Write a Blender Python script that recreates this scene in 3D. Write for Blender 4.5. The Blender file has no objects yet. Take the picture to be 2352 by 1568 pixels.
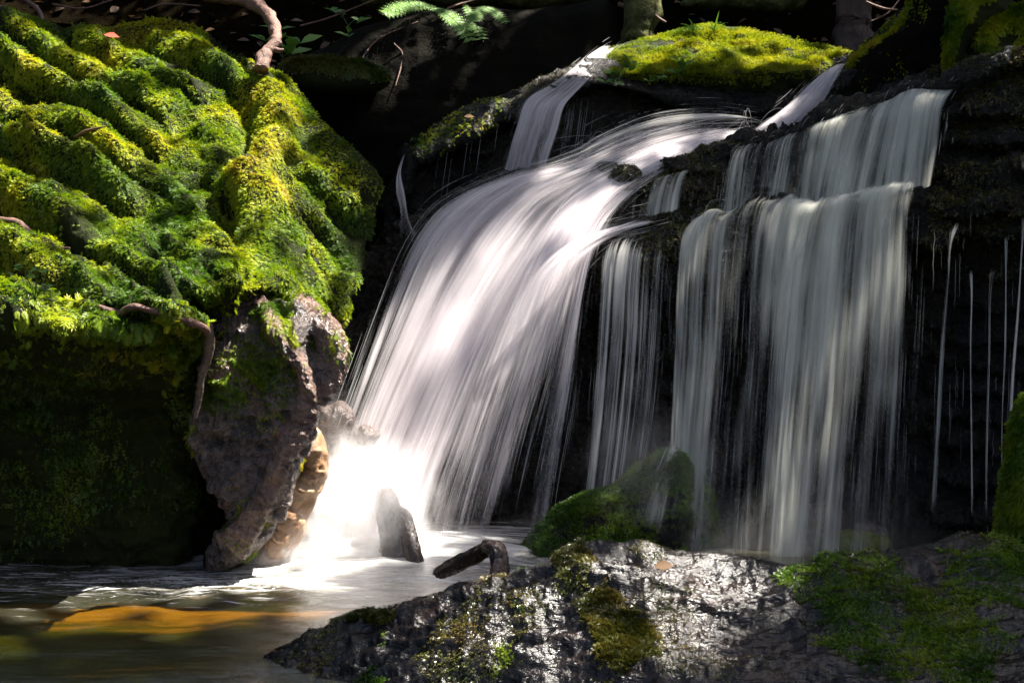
import bpy, math, random
import numpy as np
from mathutils import Vector

rng = np.random.default_rng(7)
random.seed(7)
C = bpy.context.scene.collection
scene = bpy.context.scene

# ---------------------------------------------------------------- camera maths
# pixel grid used for notes: 2352 x 1568, focal length 2940 px, camera at 0.8 m above the pool
CX, CY, F, CAMZ = 1176.0, 784.0, 2940.0, 0.8
def P(px, py, Y):
    px = np.asarray(px, float); py = np.asarray(py, float); Y = np.asarray(Y, float)
    return np.stack(np.broadcast_arrays((px-CX)/F*Y, Y, CAMZ-(py-CY)/F*Y), -1)
def proj(p):
    return CX+p[..., 0]/p[..., 1]*F, CY-(p[..., 2]-CAMZ)/p[..., 1]*F

SUN = np.array((0.47, 0.02, 0.88)); SUN = SUN/np.linalg.norm(SUN)

# ---------------------------------------------------------------- noise
def _hash(ix, iy, iz, seed):
    h = (ix.astype(np.int64)*374761393 + iy.astype(np.int64)*668265263 + iz.astype(np.int64)*2147483647 + seed*1274126177) & 0x7fffffff
    h = ((h ^ (h >> 13))*1274126177) & 0x7fffffff
    h = ((h ^ (h >> 15))*2246822519) & 0x7fffffff
    return ((h ^ (h >> 16)) & 0xffff)/65535.0
def vnoise(p, seed=0):
    i = np.floor(p).astype(np.int64); f = p-i
    f = f*f*f*(f*(f*6-15)+10)
    r = 0
    for dx in (0, 1):
        wx = f[..., 0] if dx else 1-f[..., 0]
        for dy in (0, 1):
            wy = f[..., 1] if dy else 1-f[..., 1]
            for dz in (0, 1):
                wz = f[..., 2] if dz else 1-f[..., 2]
                r = r + wx*wy*wz*_hash(i[..., 0]+dx, i[..., 1]+dy, i[..., 2]+dz, seed)
    return r*2-1
def fbm(p, scale=1.0, octs=4, seed=0, gain=0.5, lac=2.03):
    p = np.asarray(p, float)*scale; a = 1.0; r = 0; n = 0
    for o in range(octs):
        r = r + a*vnoise(p, seed+o*17); n += a; a *= gain; p = p*lac+13.7
    return r/n
def ridged(p, scale=1.0, octs=4, seed=0):
    p = np.asarray(p, float)*scale; a = 1.0; r = 0; n = 0
    for o in range(octs):
        r = r + a*(1-2*np.abs(vnoise(p, seed+o*31))); n += a; a *= 0.5; p = p*2.1+7.1
    return r/n
def blur(h, k=3, it=2):
    for _ in range(it):
        for ax in (0, 1):
            c = np.cumsum(np.concatenate([np.repeat(np.take(h, [0], ax), k+1, ax), h, np.repeat(np.take(h, [-1], ax), k, ax)], ax), ax)
            n = h.shape[ax]; h = (np.take(c, range(2*k+1, 2*k+1+n), ax)-np.take(c, range(0, n), ax))/(2*k+1)
    return h
def smooth(a, b, x):
    t = np.clip((x-a)/(b-a), 0, 1); return t*t*(3-2*t)

# ---------------------------------------------------------------- curves and lofts
def catmull(pts, n, closed=False, even=True):
    pts = np.asarray(pts, float)
    if closed: ext = np.vstack([pts[-1:], pts, pts[:2]])
    else: ext = np.vstack([2*pts[0]-pts[1], pts, 2*pts[-1]-pts[-2]])
    segs = len(ext)-3; m = max(8, int(4*n/segs)+2); out = []
    for i in range(segs):
        p0, p1, p2, p3 = ext[i:i+4]; t = np.linspace(0, 1, m, endpoint=False)[:, None]
        out.append(0.5*((2*p1)+(-p0+p2)*t+(2*p0-5*p1+4*p2-p3)*t**2+(-p0+3*p1-3*p2+p3)*t**3))
    out = np.vstack(out+[ext[-2:-1]])
    if not even:
        s = np.linspace(0, 1, len(out))
    else:
        s = np.r_[0, np.cumsum(np.linalg.norm(np.diff(out[:, :2], axis=0), axis=1))]; s /= s[-1]
    q = np.linspace(0, 1, n, endpoint=not closed)
    return np.stack([np.interp(q, s, out[:, k]) for k in range(pts.shape[1])], -1)
def loft(contours, n_along, n_across):
    """each contour -> n_along samples; then interpolated across the contours"""
    rs = [catmull(c, n_along) for c in contours]
    A = np.stack(rs, 0)                                    # (K, n_along, dims)
    K = len(contours)
    flat = A.reshape(K, -1)
    if K == 2:
        t = np.linspace(0, 1, n_across)[:, None]; out = flat[0]*(1-t)+flat[1]*t
    else:
        out = catmull(flat, n_across, even=False)
        q = np.linspace(0, K-1, n_across)                  # clamp overshoot
        lo = np.minimum(flat[np.floor(q).astype(int)], flat[np.ceil(q).astype(int)])
        hi = np.maximum(flat[np.floor(q).astype(int)], flat[np.ceil(q).astype(int)])
        pad = 0.12*(hi-lo); out = np.clip(out, lo-pad, hi+pad)
    return out.reshape(n_across, n_along, -1)

# ---------------------------------------------------------------- mesh makers
def mesh_from(name, verts, faces_flat, counts, mat=None, parent=None, smooth_on=True, floats=None, uv=None):
    me = bpy.data.meshes.new(name)
    verts = np.ascontiguousarray(verts, np.float32); faces_flat = np.ascontiguousarray(faces_flat, np.int32)
    counts = np.asarray(counts, np.int32)
    me.vertices.add(len(verts)); me.vertices.foreach_set('co', verts.ravel())
    me.loops.add(len(faces_flat)); me.loops.foreach_set('vertex_index', faces_flat)
    me.polygons.add(len(counts)); me.polygons.foreach_set('loop_start', np.r_[0, np.cumsum(counts)[:-1]].astype(np.int32))
    if smooth_on: me.polygons.foreach_set('use_smooth', np.ones(len(counts), bool))
    if uv is not None:
        l = me.uv_layers.new(name='UVMap'); l.data.foreach_set('uv', np.ascontiguousarray(uv[faces_flat], np.float32).ravel())
    for k, v in (floats or {}).items():
        at = me.attributes.new(k, 'FLOAT', 'POINT'); at.data.foreach_set('value', np.ascontiguousarray(v, np.float32))
    me.update(calc_edges=True)
    if mat: me.materials.append(mat)
    o = bpy.data.objects.new(name, me); C.objects.link(o)
    if parent: o.parent = parent
    return o
def grid_faces(h, w, keep=None):
    a = np.arange(h*w).reshape(h, w)
    q = np.stack([a[:-1, :-1], a[1:, :-1], a[1:, 1:], a[:-1, 1:]], -1)
    if keep is not None: q = q[keep]
    q = q.reshape(-1, 4)
    return q
def compact(verts, quads, *arrs):
    used = np.zeros(len(verts), bool); used[quads.ravel()] = True
    idx = np.cumsum(used)-1
    return verts[used], idx[quads], [a[used] for a in arrs]
def normals_of(pos):
    du = np.gradient(pos, axis=1); dv = np.gradient(pos, axis=0)
    n = np.cross(du, dv); l = np.linalg.norm(n, axis=-1, keepdims=True)
    n = n/np.maximum(l, 1e-9)
    flip = (n*(pos-np.array((0, 0, CAMZ)))).sum(-1) > 0
    n[flip] *= -1
    return n, l[..., 0]
class Surf: pass
def tag(o, label=None, cat=None, group=None, kind=None):
    if label: o['label'] = label
    if cat: o['category'] = cat
    if group: o['group'] = group
    if kind: o['kind'] = kind
    return o
def thing(name, loc, label, cat, group=None):
    o = bpy.data.objects.new(name, None); C.objects.link(o); o.location = tuple(float(v) for v in loc); o.empty_display_size = 0.1
    return tag(o, label, cat, group)
def under(o, root):
    """parent o under root and keep it in place"""
    bpy.context.view_layer.update() if False else None
    o.parent = root
    if root.parent is None: o.matrix_parent_inverse = __import__('mathutils').Matrix.Translation(-Vector(root.location))
    return o

def inside_poly(poly, X, Y):
    ins = np.zeros(X.shape, bool); n = len(poly); j = n-1
    for i in range(n):
        xi, yi = poly[i]; xj, yj = poly[j]
        if yi != yj:
            c = ((yi > Y) != (yj > Y)) & (X < (xj-xi)*(Y-yi)/(yj-yi)+xi); ins ^= c
        j = i
    return ins
def nearest_on_poly(poly, X, Y):
    best = np.full(X.shape, 1e18); bx = X.copy(); by = Y.copy(); n = len(poly)
    for i in range(n):
        a = poly[i]; b = poly[(i+1) % n]; d = b-a; L = (d*d).sum()
        if L == 0: continue
        t = np.clip(((X-a[0])*d[0]+(Y-a[1])*d[1])/L, 0, 1)
        qx = a[0]+t*d[0]; qy = a[1]+t*d[1]; dd = (X-qx)**2+(Y-qy)**2
        m = dd < best; best[m] = dd[m]; bx[m] = qx[m]; by[m] = qy[m]
    return np.sqrt(best), bx, by
def inflate(name, poly, yc, tf, tb, w, step, mat, root, disp=None, rough=0, npoly=120, back_mat=None, power=0.5, seed=0, attr=None):
    """a closed body with the given outline, a front that bulges towards the viewer by tf and a back that bulges away by tb"""
    poly = catmull(np.asarray(poly, float), npoly, closed=True)
    if rough:
        q = np.c_[poly/60.0, np.full(len(poly), seed*3.3)]
        poly = poly+rough*np.stack([fbm(q, 1, 3, 11+seed), fbm(q, 1, 3, 51+seed)], -1)
    x0, y0 = poly.min(0)-step; x1, y1 = poly.max(0)+step
    PX, PY = np.meshgrid(np.arange(x0, x1+step, step), np.arange(y0, y1+step, step))
    ins = inside_poly(poly, PX, PY); d, bx, by = nearest_on_poly(poly, PX, PY)
    near = (~ins) & (d < step*1.8)
    PXs = np.where(ins, PX, bx); PYs = np.where(ins, PY, by); dd = np.where(ins, d, 0)
    t = np.minimum(dd/w, 1); prof = (1-(1-t)**2)**power
    base = yc(PXs, PYs)
    front = P(PXs, PYs, base-tf*prof); back = P(PXs, PYs, base+tb*prof)
    nrm, area = normals_of(front)
    if disp is not None:
        h = disp(PXs, PYs, front, nrm)*np.minimum(1, 0.15+dd/(step*8))
        front = front+nrm*h[..., None]
        nrm, area = normals_of(front)
    keep = (ins[:-1, :-1] | ins[1:, :-1] | ins[1:, 1:] | ins[:-1, 1:])
    H, W = PX.shape
    q = grid_faces(H, W, keep)
    av = (attr(PXs, PYs, front) if attr else np.zeros(PX.shape)).ravel()
    v1, q1, (av1,) = compact(front.reshape(-1, 3), q, av)
    v2, q2, _ = compact(back.reshape(-1, 3), q)
    verts = np.vstack([v1, v2]); quads = np.vstack([q1[:, ::-1], q2+len(v1)])
    o = mesh_from(name, verts, quads.ravel(), np.full(len(quads), 4), mat, floats={'band': np.r_[av1, np.zeros(len(v2))]} if attr else None)
    if root is not None: under(o, root)
    s = Surf(); s.pos = front; s.nrm = nrm; s.px = PXs; s.py = PYs; s.d = dd
    cellok = np.zeros((H, W), bool); cellok[:-1, :-1] = keep & ins[:-1, :-1]; s.ok = cellok; s.obj = o
    return s
def loft_rock(name, contours, nu, nv, mat, root, disp=None):
    L = loft(contours, nu, nv)
    pos = P(L[..., 0], L[..., 1], L[..., 2])
    nrm, area = normals_of(pos)
    if disp is not None:
        pos = pos+nrm*disp(L[..., 0], L[..., 1], pos, nrm)[..., None]
        nrm, area = normals_of(pos)
    q = grid_faces(*pos.shape[:2])
    o = mesh_from(name, pos.reshape(-1, 3), q.ravel(), np.full(len(q), 4), mat)
    if root is not None: under(o, root)
    s = Surf(); s.pos = pos; s.nrm = nrm; s.px, s.py = proj(pos); s.obj = o
    s.ok = np.ones(pos.shape[:2], bool); s.ok[-1] = False; s.ok[:, -1] = False
    return s
def sample(s, n, mask):
    """n points spread over a surface in proportion to area x mask"""
    A = np.linalg.norm(np.cross(np.roll(s.pos, -1, 1)-s.pos, np.roll(s.pos, -1, 0)-s.pos), axis=-1)
    w = A*s.ok*np.clip(mask(s.px, s.py, s.pos, s.nrm), 0, 1); w = np.where(np.isfinite(w), w, 0)
    cap = np.percentile(A[s.ok], 99.5); w = np.minimum(w, cap)
    p = (w/w.sum()).ravel(); H, W = s.ok.shape
    idx = rng.choice(H*W, n, p=p); i, j = idx//W, idx % W
    i1 = np.minimum(i+1, H-1); j1 = np.minimum(j+1, W-1)
    u = rng.random((n, 1)); v = rng.random((n, 1))
    pos = (s.pos[i, j]*(1-u)+s.pos[i, j1]*u)*(1-v)+(s.pos[i1, j]*(1-u)+s.pos[i1, j1]*u)*v
    return pos, s.nrm[i, j]
def unit(v): return v/np.maximum(np.linalg.norm(v, axis=-1, keepdims=True), 1e-9)

# sprig template: stem along +Y, leaflets to either side, curving down in -Z
def sprig_template(pairs=4):
    v = []; f = []
    def leaf(a, b, w):
        a = np.array(a); b = np.array(b); d = b-a; s = np.array((-d[1], d[0], 0.0)); s = s/np.linalg.norm(s)*w
        k = len(v); m = a+d*0.45+np.array((0, 0, 0.03))
        v.extend([a, m+s, b, m-s]); f.append((k, k+1, k+2, k+3))
    z = lambda y: -0.35*y*y
    leaf((0, 0, 0), (0, 0.6, z(0.6)), 0.075); leaf((0, 0.45, z(0.45)), (0, 1.0, z(1.0)), 0.065)
    for k in range(pairs):
        y = 0.12+0.6*k/max(1, pairs-1)*0.95; l = 0.42*(1-0.45*k/pairs)
        for sgn in (-1, 1):
            leaf((0, y, z(y)), (sgn*l*0.8, y+l*0.75, z(y)-0.1), 0.055)
    return np.array(v), np.array(f)
SPR = {k: sprig_template(k) for k in (1, 2, 3, 4)}
def scatter(name, pos, fwd, up, size, tone, mat, tmpl, root=None):
    """one mesh of many small copies of a template; frames from fwd (template Y) and up (template Z)"""
    V, Fc = tmpl; n = len(pos)
    y = unit(fwd); x = unit(np.cross(y, up)); z = np.cross(x, y)
    size = np.broadcast_to(np.asarray(size, float), (n,))
    out = pos[:, None]+size[:, None, None]*(V[None, :, 0:1]*x[:, None]+V[None, :, 1:2]*y[:, None]+V[None, :, 2:3]*z[:, None])
    faces = (Fc[None]+np.arange(n)[:, None, None]*len(V)).reshape(-1, Fc.shape[1])
    o = mesh_from(name, out.reshape(-1, 3), faces.ravel(), np.full(len(faces), Fc.shape[1]), mat, floats={'tone': np.repeat(tone, len(V))})
    if root is not None: under(o, root)
    return o
DOWN = np.array((0, 0, -1.0))
def moss(name, s, n, mask, mat, root, size=(0.014, 0.034), lean=0.55, wild=0.6, tone_scale=6.0, tone_bias=0.0, pairs=3, lift=0.0, tonefn=None):
    pos, nr = sample(s, n, mask)
    clump = np.stack([fbm(pos, 14, 2, 3), fbm(pos, 14, 2, 4), fbm(pos, 14, 2, 5)], -1)
    tang = DOWN-nr*(nr*DOWN).sum(-1, keepdims=True)
    d = nr*(1-lean)+tang*lean+wild*(0.8*clump+0.5*rng.normal(size=pos.shape)*0.6)
    sz = rng.uniform(*size, n)*(0.8+0.5*fbm(pos, 9, 2, 8))
    tone = 0.5+0.75*fbm(pos, tone_scale, 3, 21)+tone_bias+rng.normal(size=n)*0.12
    if tonefn is not None:
        px, py = proj(pos); tone = tone+tonefn(px, py)
    o = scatter(name, pos+nr*lift, d, nr+0.35*rng.normal(size=pos.shape), sz, np.clip(tone, 0, 1), mat, SPR[pairs], root)
    o['kind'] = 'stuff'
    return o

def tube(name, pts, radii, mat, root=None, n=60, m=14, wob=0.12, seed=0, closed_ends=True, ridg=0.0, flat=1.0, nscale=14.0):
    p = catmull(np.c_[np.asarray(pts, float), np.asarray(radii, float)], n, even=False)
    c = p[:, :3]; r = p[:, 3]
    t = unit(np.gradient(c, axis=0)); ref = np.array((0.13, 0.31, 0.94)); xs = unit(np.cross(t, ref)); ys = np.cross(t, xs)
    a = np.linspace(0, 2*math.pi, m, endpoint=False)
    ring = c[:, None]+r[:, None, None]*(np.cos(a)[None, :, None]*xs[:, None]+flat*np.sin(a)[None, :, None]*ys[:, None])
    nn = unit(ring-c[:, None])
    h = wob*r[:, None]*fbm(ring*np.array((1, 1, 1)), nscale, 3, 60+seed)
    if ridg:
        h = h+ridg*r[:, None]*ridged(np.stack([np.broadcast_to(np.cos(a)*2.2, h.shape), np.broadcast_to(np.sin(a)*2.2, h.shape), np.broadcast_to(np.linspace(0, 3, n)[:, None], h.shape)], -1), 1.3, 3, 80+seed)
    ring = ring+nn*h[..., None]
    v = ring.reshape(-1, 3); idx = np.arange(n*m).reshape(n, m)
    q = np.stack([idx[:-1], np.roll(idx, -1, 1)[:-1], np.roll(idx, -1, 1)[1:], idx[1:]], -1).reshape(-1, 4)
    flat_f = q.ravel(); cnt = np.full(len(q), 4)
    if closed_ends:
        flat_f = np.r_[flat_f, idx[0][::-1], idx[-1]]; cnt = np.r_[cnt, m, m]
    o = mesh_from(name, v, flat_f, cnt, mat)
    if root is not None: under(o, root)
    return o

# ---------------------------------------------------------------- materials
def new_mat(name):
    m = bpy.data.materials.new(name); m.use_nodes = True; nt = m.node_tree; nt.nodes.clear()
    out = nt.nodes.new('ShaderNodeOutputMaterial'); return m, nt, out
def N(nt, t, **kw):
    n = nt.nodes.new(t)
    for k, v in kw.items():
        if k.startswith('i_'): n.inputs[k[2:].replace('_', ' ')].default_value = v
        else: setattr(n, k, v)
    return n
def L(nt, a, b): nt.links.new(a, b)
def ramp(nt, stops, fac=None):
    r = nt.nodes.new('ShaderNodeValToRGB'); el = r.color_ramp.elements
    while len(el) < len(stops): el.new(0.5)
    for e, (p, c) in zip(el, stops): e.position = p; e.color = (*c, 1) if len(c) == 3 else c
    if fac is not None: L(nt, fac, r.inputs[0])
    return r
def noise(nt, vec, scale, detail=4, rough=0.55, dist=0.0):
    n = nt.nodes.new('ShaderNodeTexNoise'); n.inputs['Scale'].default_value = scale; n.inputs['Detail'].default_value = detail
    n.inputs['Roughness'].default_value = rough; n.inputs['Distortion'].default_value = dist
    if vec is not None: L(nt, vec, n.inputs['Vector'])
    return n.outputs['Fac']
def math_(nt, op, a, b=None, c=None, clamp=False):
    n = nt.nodes.new('ShaderNodeMath'); n.operation = op; n.use_clamp = clamp
    for i, x in enumerate((a, b, c)):
        if x is None: continue
        if isinstance(x, (int, float)): n.inputs[i].default_value = x
        else: L(nt, x, n.inputs[i])
    return n.outputs[0]
def geo_pos(nt): return nt.nodes.new('ShaderNodeNewGeometry').outputs['Position']
def mapping(nt, vec, scale, loc=(0, 0, 0), rot=(0, 0, 0)):
    m = nt.nodes.new('ShaderNodeMapping'); m.inputs['Scale'].default_value = scale; m.inputs['Location'].default_value = loc; m.inputs['Rotation'].default_value = rot
    L(nt, vec, m.inputs['Vector']); return m.outputs[0]

def leaf_mat(name, stops, transl=0.4, gloss=0.04, rough=0.5):
    m, nt, out = new_mat(name)
    at = N(nt, 'ShaderNodeAttribute', attribute_name='tone')
    col = ramp(nt, stops, at.outputs['Fac']).outputs[0]
    d = N(nt, 'ShaderNodeBsdfDiffuse'); t = N(nt, 'ShaderNodeBsdfTranslucent'); g = N(nt, 'ShaderNodeBsdfGlossy', i_Roughness=rough)
    L(nt, col, d.inputs[0]); L(nt, col, t.inputs[0]); g.inputs[0].default_value = (0.9, 0.9, 0.9, 1)
    m1 = N(nt, 'ShaderNodeMixShader', i_Fac=transl); L(nt, d.outputs[0], m1.inputs[1]); L(nt, t.outputs[0], m1.inputs[2])
    m2 = N(nt, 'ShaderNodeMixShader', i_Fac=gloss); L(nt, m1.outputs[0], m2.inputs[1]); L(nt, g.outputs[0], m2.inputs[2])
    L(nt, m2.outputs[0], out.inputs[0]); return m
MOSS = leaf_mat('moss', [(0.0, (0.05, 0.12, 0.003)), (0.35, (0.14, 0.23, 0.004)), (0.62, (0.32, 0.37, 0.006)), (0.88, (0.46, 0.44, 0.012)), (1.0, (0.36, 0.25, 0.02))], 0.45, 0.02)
MOSS_LIGHT = leaf_mat('bright_moss', [(0.0, (0.08, 0.15, 0.004)), (0.4, (0.24, 0.29, 0.006)), (1.0, (0.42, 0.38, 0.01))], 0.4, 0.02)
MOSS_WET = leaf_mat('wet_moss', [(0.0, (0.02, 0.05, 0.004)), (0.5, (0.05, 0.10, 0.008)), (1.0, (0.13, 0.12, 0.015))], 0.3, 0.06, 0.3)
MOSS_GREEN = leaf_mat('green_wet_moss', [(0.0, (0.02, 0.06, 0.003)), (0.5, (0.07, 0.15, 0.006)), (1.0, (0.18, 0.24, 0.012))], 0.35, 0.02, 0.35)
MOSS_OLIVE = leaf_mat('olive_moss', [(0.0, (0.045, 0.06, 0.008)), (0.5, (0.10, 0.095, 0.012)), (1.0, (0.17, 0.11, 0.02))], 0.3, 0.05, 0.3)
FERN = leaf_mat('fern_leaf', [(0.0, (0.08, 0.20, 0.02)), (1.0, (0.20, 0.38, 0.04))], 0.4, 0.05)
HERB = leaf_mat('herb_leaf', [(0.0, (0.05, 0.16, 0.02)), (1.0, (0.14, 0.28, 0.03))], 0.4, 0.06)
CANOPY = leaf_mat('canopy_leaf', [(0.0, (0.02, 0.045, 0.01)), (1.0, (0.04, 0.07, 0.012))], 0.15, 0.02)
LITTER = leaf_mat('dead_leaf', [(0.0, (0.03, 0.017, 0.008)), (0.6, (0.09, 0.045, 0.02)), (1.0, (0.16, 0.09, 0.04))], 0.2, 0.04)
RED = leaf_mat('red_leaf', [(0.0, (0.4, 0.06, 0.03)), (1.0, (0.45, 0.08, 0.04))], 0.3, 0.05)

def rock_mat(name, stops, scale=5.0, rough=(0.2, 0.5), bump=0.5, bscale=38.0, fine=150.0, stretch=(1, 1, 1), rot=(0, 0, 0), spec=0.5, tint=None, bdist=0.02):
    m, nt, out = new_mat(name); pos = mapping(nt, geo_pos(nt), stretch, rot=rot)
    n1 = noise(nt, pos, scale, 6, 0.62, 0.6); n2 = noise(nt, pos, bscale, 5, 0.6, 0.3); n3 = noise(nt, pos, fine, 3, 0.6)
    col = ramp(nt, stops, math_(nt, 'ADD', math_(nt, 'MULTIPLY', n1, 0.75), math_(nt, 'MULTIPLY', n2, 0.25))).outputs[0]
    b = N(nt, 'ShaderNodeBsdfPrincipled'); L(nt, col, b.inputs['Base Color']); b.inputs['Specular IOR Level'].default_value = spec
    mr = N(nt, 'ShaderNodeMapRange'); L(nt, n2, mr.inputs[0]); mr.inputs[1].default_value = 0.3; mr.inputs[2].default_value = 0.7; mr.inputs[3].default_value = rough[0]; mr.inputs[4].default_value = rough[1]
    L(nt, mr.outputs[0], b.inputs['Roughness'])
    h = math_(nt, 'ADD', n2, math_(nt, 'MULTIPLY', n3, 0.35))
    bm = N(nt, 'ShaderNodeBump', i_Strength=bump, i_Distance=bdist); L(nt, h, bm.inputs['Height']); L(nt, bm.outputs[0], b.inputs['Normal'])
    L(nt, b.outputs[0], out.inputs[0]); return m
DARK_WET = rock_mat('dark_wet_rock', [(0.25, (0.003, 0.003, 0.0025)), (0.5, (0.009, 0.008, 0.006)), (0.7, (0.022, 0.017, 0.010)), (0.9, (0.016, 0.02, 0.006))], 4, (0.10, 0.38), 1.0, 34, 120, spec=0.22)
FRONT_WET = rock_mat('foreground_wet_rock', [(0.25, (0.0015, 0.0015, 0.0015)), (0.5, (0.005, 0.004, 0.004)), (0.68, (0.018, 0.009, 0.006)), (0.9, (0.010, 0.010, 0.005))], 5, (0.16, 0.40), 0.7, 30, 120, stretch=(0.7, 1, 1.5), bdist=0.014, spec=0.45)
SOIL = rock_mat('mossy_soil', [(0.3, (0.006, 0.009, 0.002)), (0.6, (0.016, 0.022, 0.003)), (0.85, (0.03, 0.034, 0.005))], 6, (0.7, 0.95), 0.6, 40, 130, spec=0.15)
GREENROCK = rock_mat('moss_base', [(0.3, (0.03, 0.05, 0.006)), (0.6, (0.08, 0.10, 0.01)), (0.85, (0.14, 0.13, 0.015))], 9, (0.8, 0.95), 0.6, 50, 160, spec=0.1)
PINK_ROCK = rock_mat('grey_brown_rock', [(0.25, (0.012, 0.009, 0.008)), (0.45, (0.045, 0.03, 0.025)), (0.6, (0.075, 0.05, 0.042)), (0.8, (0.06, 0.026, 0.012))], 6, (0.18, 0.45), 0.8, 36, 150)
ROOTM = rock_mat('banded_wet_rock', [(0.28, (0.02, 0.015, 0.012)), (0.42, (0.09, 0.065, 0.055)), (0.56, (0.19, 0.135, 0.115)), (0.68, (0.15, 0.055, 0.02)), (0.85, (0.10, 0.075, 0.06))], 6, (0.14, 0.42), 0.9, 48, 170, bdist=0.012)
ORANGE_ROCK = rock_mat('ochre_rock', [(0.3, (0.07, 0.035, 0.018)), (0.48, (0.24, 0.13, 0.06)), (0.62, (0.36, 0.24, 0.14)), (0.8, (0.2, 0.12, 0.07))], 6, (0.3, 0.6), 0.5, 30, 130)
LICHEN = rock_mat('lichen_rock', [(0.3, (0.008, 0.010, 0.004)), (0.48, (0.05, 0.055, 0.015)), (0.62, (0.16, 0.16, 0.06)), (0.85, (0.03, 0.045, 0.008))], 9, (0.7, 0.9), 0.7, 40, 140, spec=0.2)
m_, nt_, out_ = new_mat('banded_rock_face')
ps_ = geo_pos(nt_); n1_ = noise(nt_, ps_, 7, 6, 0.62, 0.6); n2_ = noise(nt_, ps_, 45, 5, 0.6, 0.3); n3_ = noise(nt_, ps_, 170, 3, 0.6)
mixn = math_(nt_, 'ADD', math_(nt_, 'MULTIPLY', n1_, 0.7), math_(nt_, 'MULTIPLY', n2_, 0.3))
cd_ = ramp(nt_, [(0.3, (0.010, 0.008, 0.006)), (0.46, (0.05, 0.036, 0.03)), (0.58, (0.14, 0.105, 0.09)), (0.66, (0.13, 0.032, 0.012)), (0.8, (0.05, 0.02, 0.01))], mixn).outputs[0]
cb_ = ramp(nt_, [(0.3, (0.025, 0.014, 0.009)), (0.47, (0.10, 0.056, 0.04)), (0.6, (0.20, 0.12, 0.088)), (0.75, (0.21, 0.08, 0.024))], mixn).outputs[0]
at_ = N(nt_, 'ShaderNodeAttribute', attribute_name='band').outputs['Fac']
bf_ = N(nt_, 'ShaderNodeMapRange', interpolation_type='SMOOTHSTEP'); L(nt_, math_(nt_, 'ADD', at_, math_(nt_, 'MULTIPLY', math_(nt_, 'SUBTRACT', n2_, 0.5), 1.2)), bf_.inputs[0]); bf_.inputs[1].default_value = 0.3; bf_.inputs[2].default_value = 0.8
mx_ = N(nt_, 'ShaderNodeMix', data_type='RGBA'); L(nt_, bf_.outputs[0], mx_.inputs[0]); L(nt_, cd_, mx_.inputs[6]); L(nt_, cb_, mx_.inputs[7])
b_ = N(nt_, 'ShaderNodeBsdfPrincipled'); L(nt_, mx_.outputs[2], b_.inputs['Base Color']); L(nt_, math_(nt_, 'ADD', 0.02, math_(nt_, 'MULTIPLY', n2_, 0.42)), b_.inputs['Roughness'])
bm_ = N(nt_, 'ShaderNodeBump', i_Strength=1.0, i_Distance=0.022); L(nt_, math_(nt_, 'ADD', n2_, math_(nt_, 'MULTIPLY', n3_, 0.35)), bm_.inputs['Height']); L(nt_, bm_.outputs[0], b_.inputs['Normal']); b_.inputs['Specular IOR Level'].default_value = 0.8; L(nt_, b_.outputs[0], out_.inputs[0])
FACEM = m_
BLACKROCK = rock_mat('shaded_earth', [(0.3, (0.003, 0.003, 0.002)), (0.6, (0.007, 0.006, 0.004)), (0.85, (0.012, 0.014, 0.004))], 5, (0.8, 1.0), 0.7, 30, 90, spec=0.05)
BARK = rock_mat('bark', [(0.3, (0.03, 0.02, 0.014)), (0.55, (0.09, 0.055, 0.04)), (0.8, (0.16, 0.10, 0.075))], 16, (0.45, 0.75), 0.8, 60, 200, stretch=(1.2, 1.2, 0.35))
TWIG = rock_mat('bare_branch', [(0.3, (0.04, 0.02, 0.014)), (0.5, (0.13, 0.065, 0.045)), (0.75, (0.26, 0.15, 0.11))], 22, (0.5, 0.75), 0.9, 90, 240, bdist=0.008)
DRIFT = rock_mat('wet_driftwood', [(0.3, (0.010, 0.006, 0.004)), (0.55, (0.034, 0.019, 0.015)), (0.8, (0.075, 0.046, 0.038))], 14, (0.15, 0.4), 0.8, 55, 180, stretch=(1, 1, 0.4), bdist=0.01)
HILLM = rock_mat('forest_soil', [(0.3, (0.008, 0.006, 0.004)), (0.6, (0.02, 0.015, 0.009)), (0.85, (0.035, 0.028, 0.014))], 3, (0.85, 1.0), 0.7, 18, 70, spec=0.1)

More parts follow.
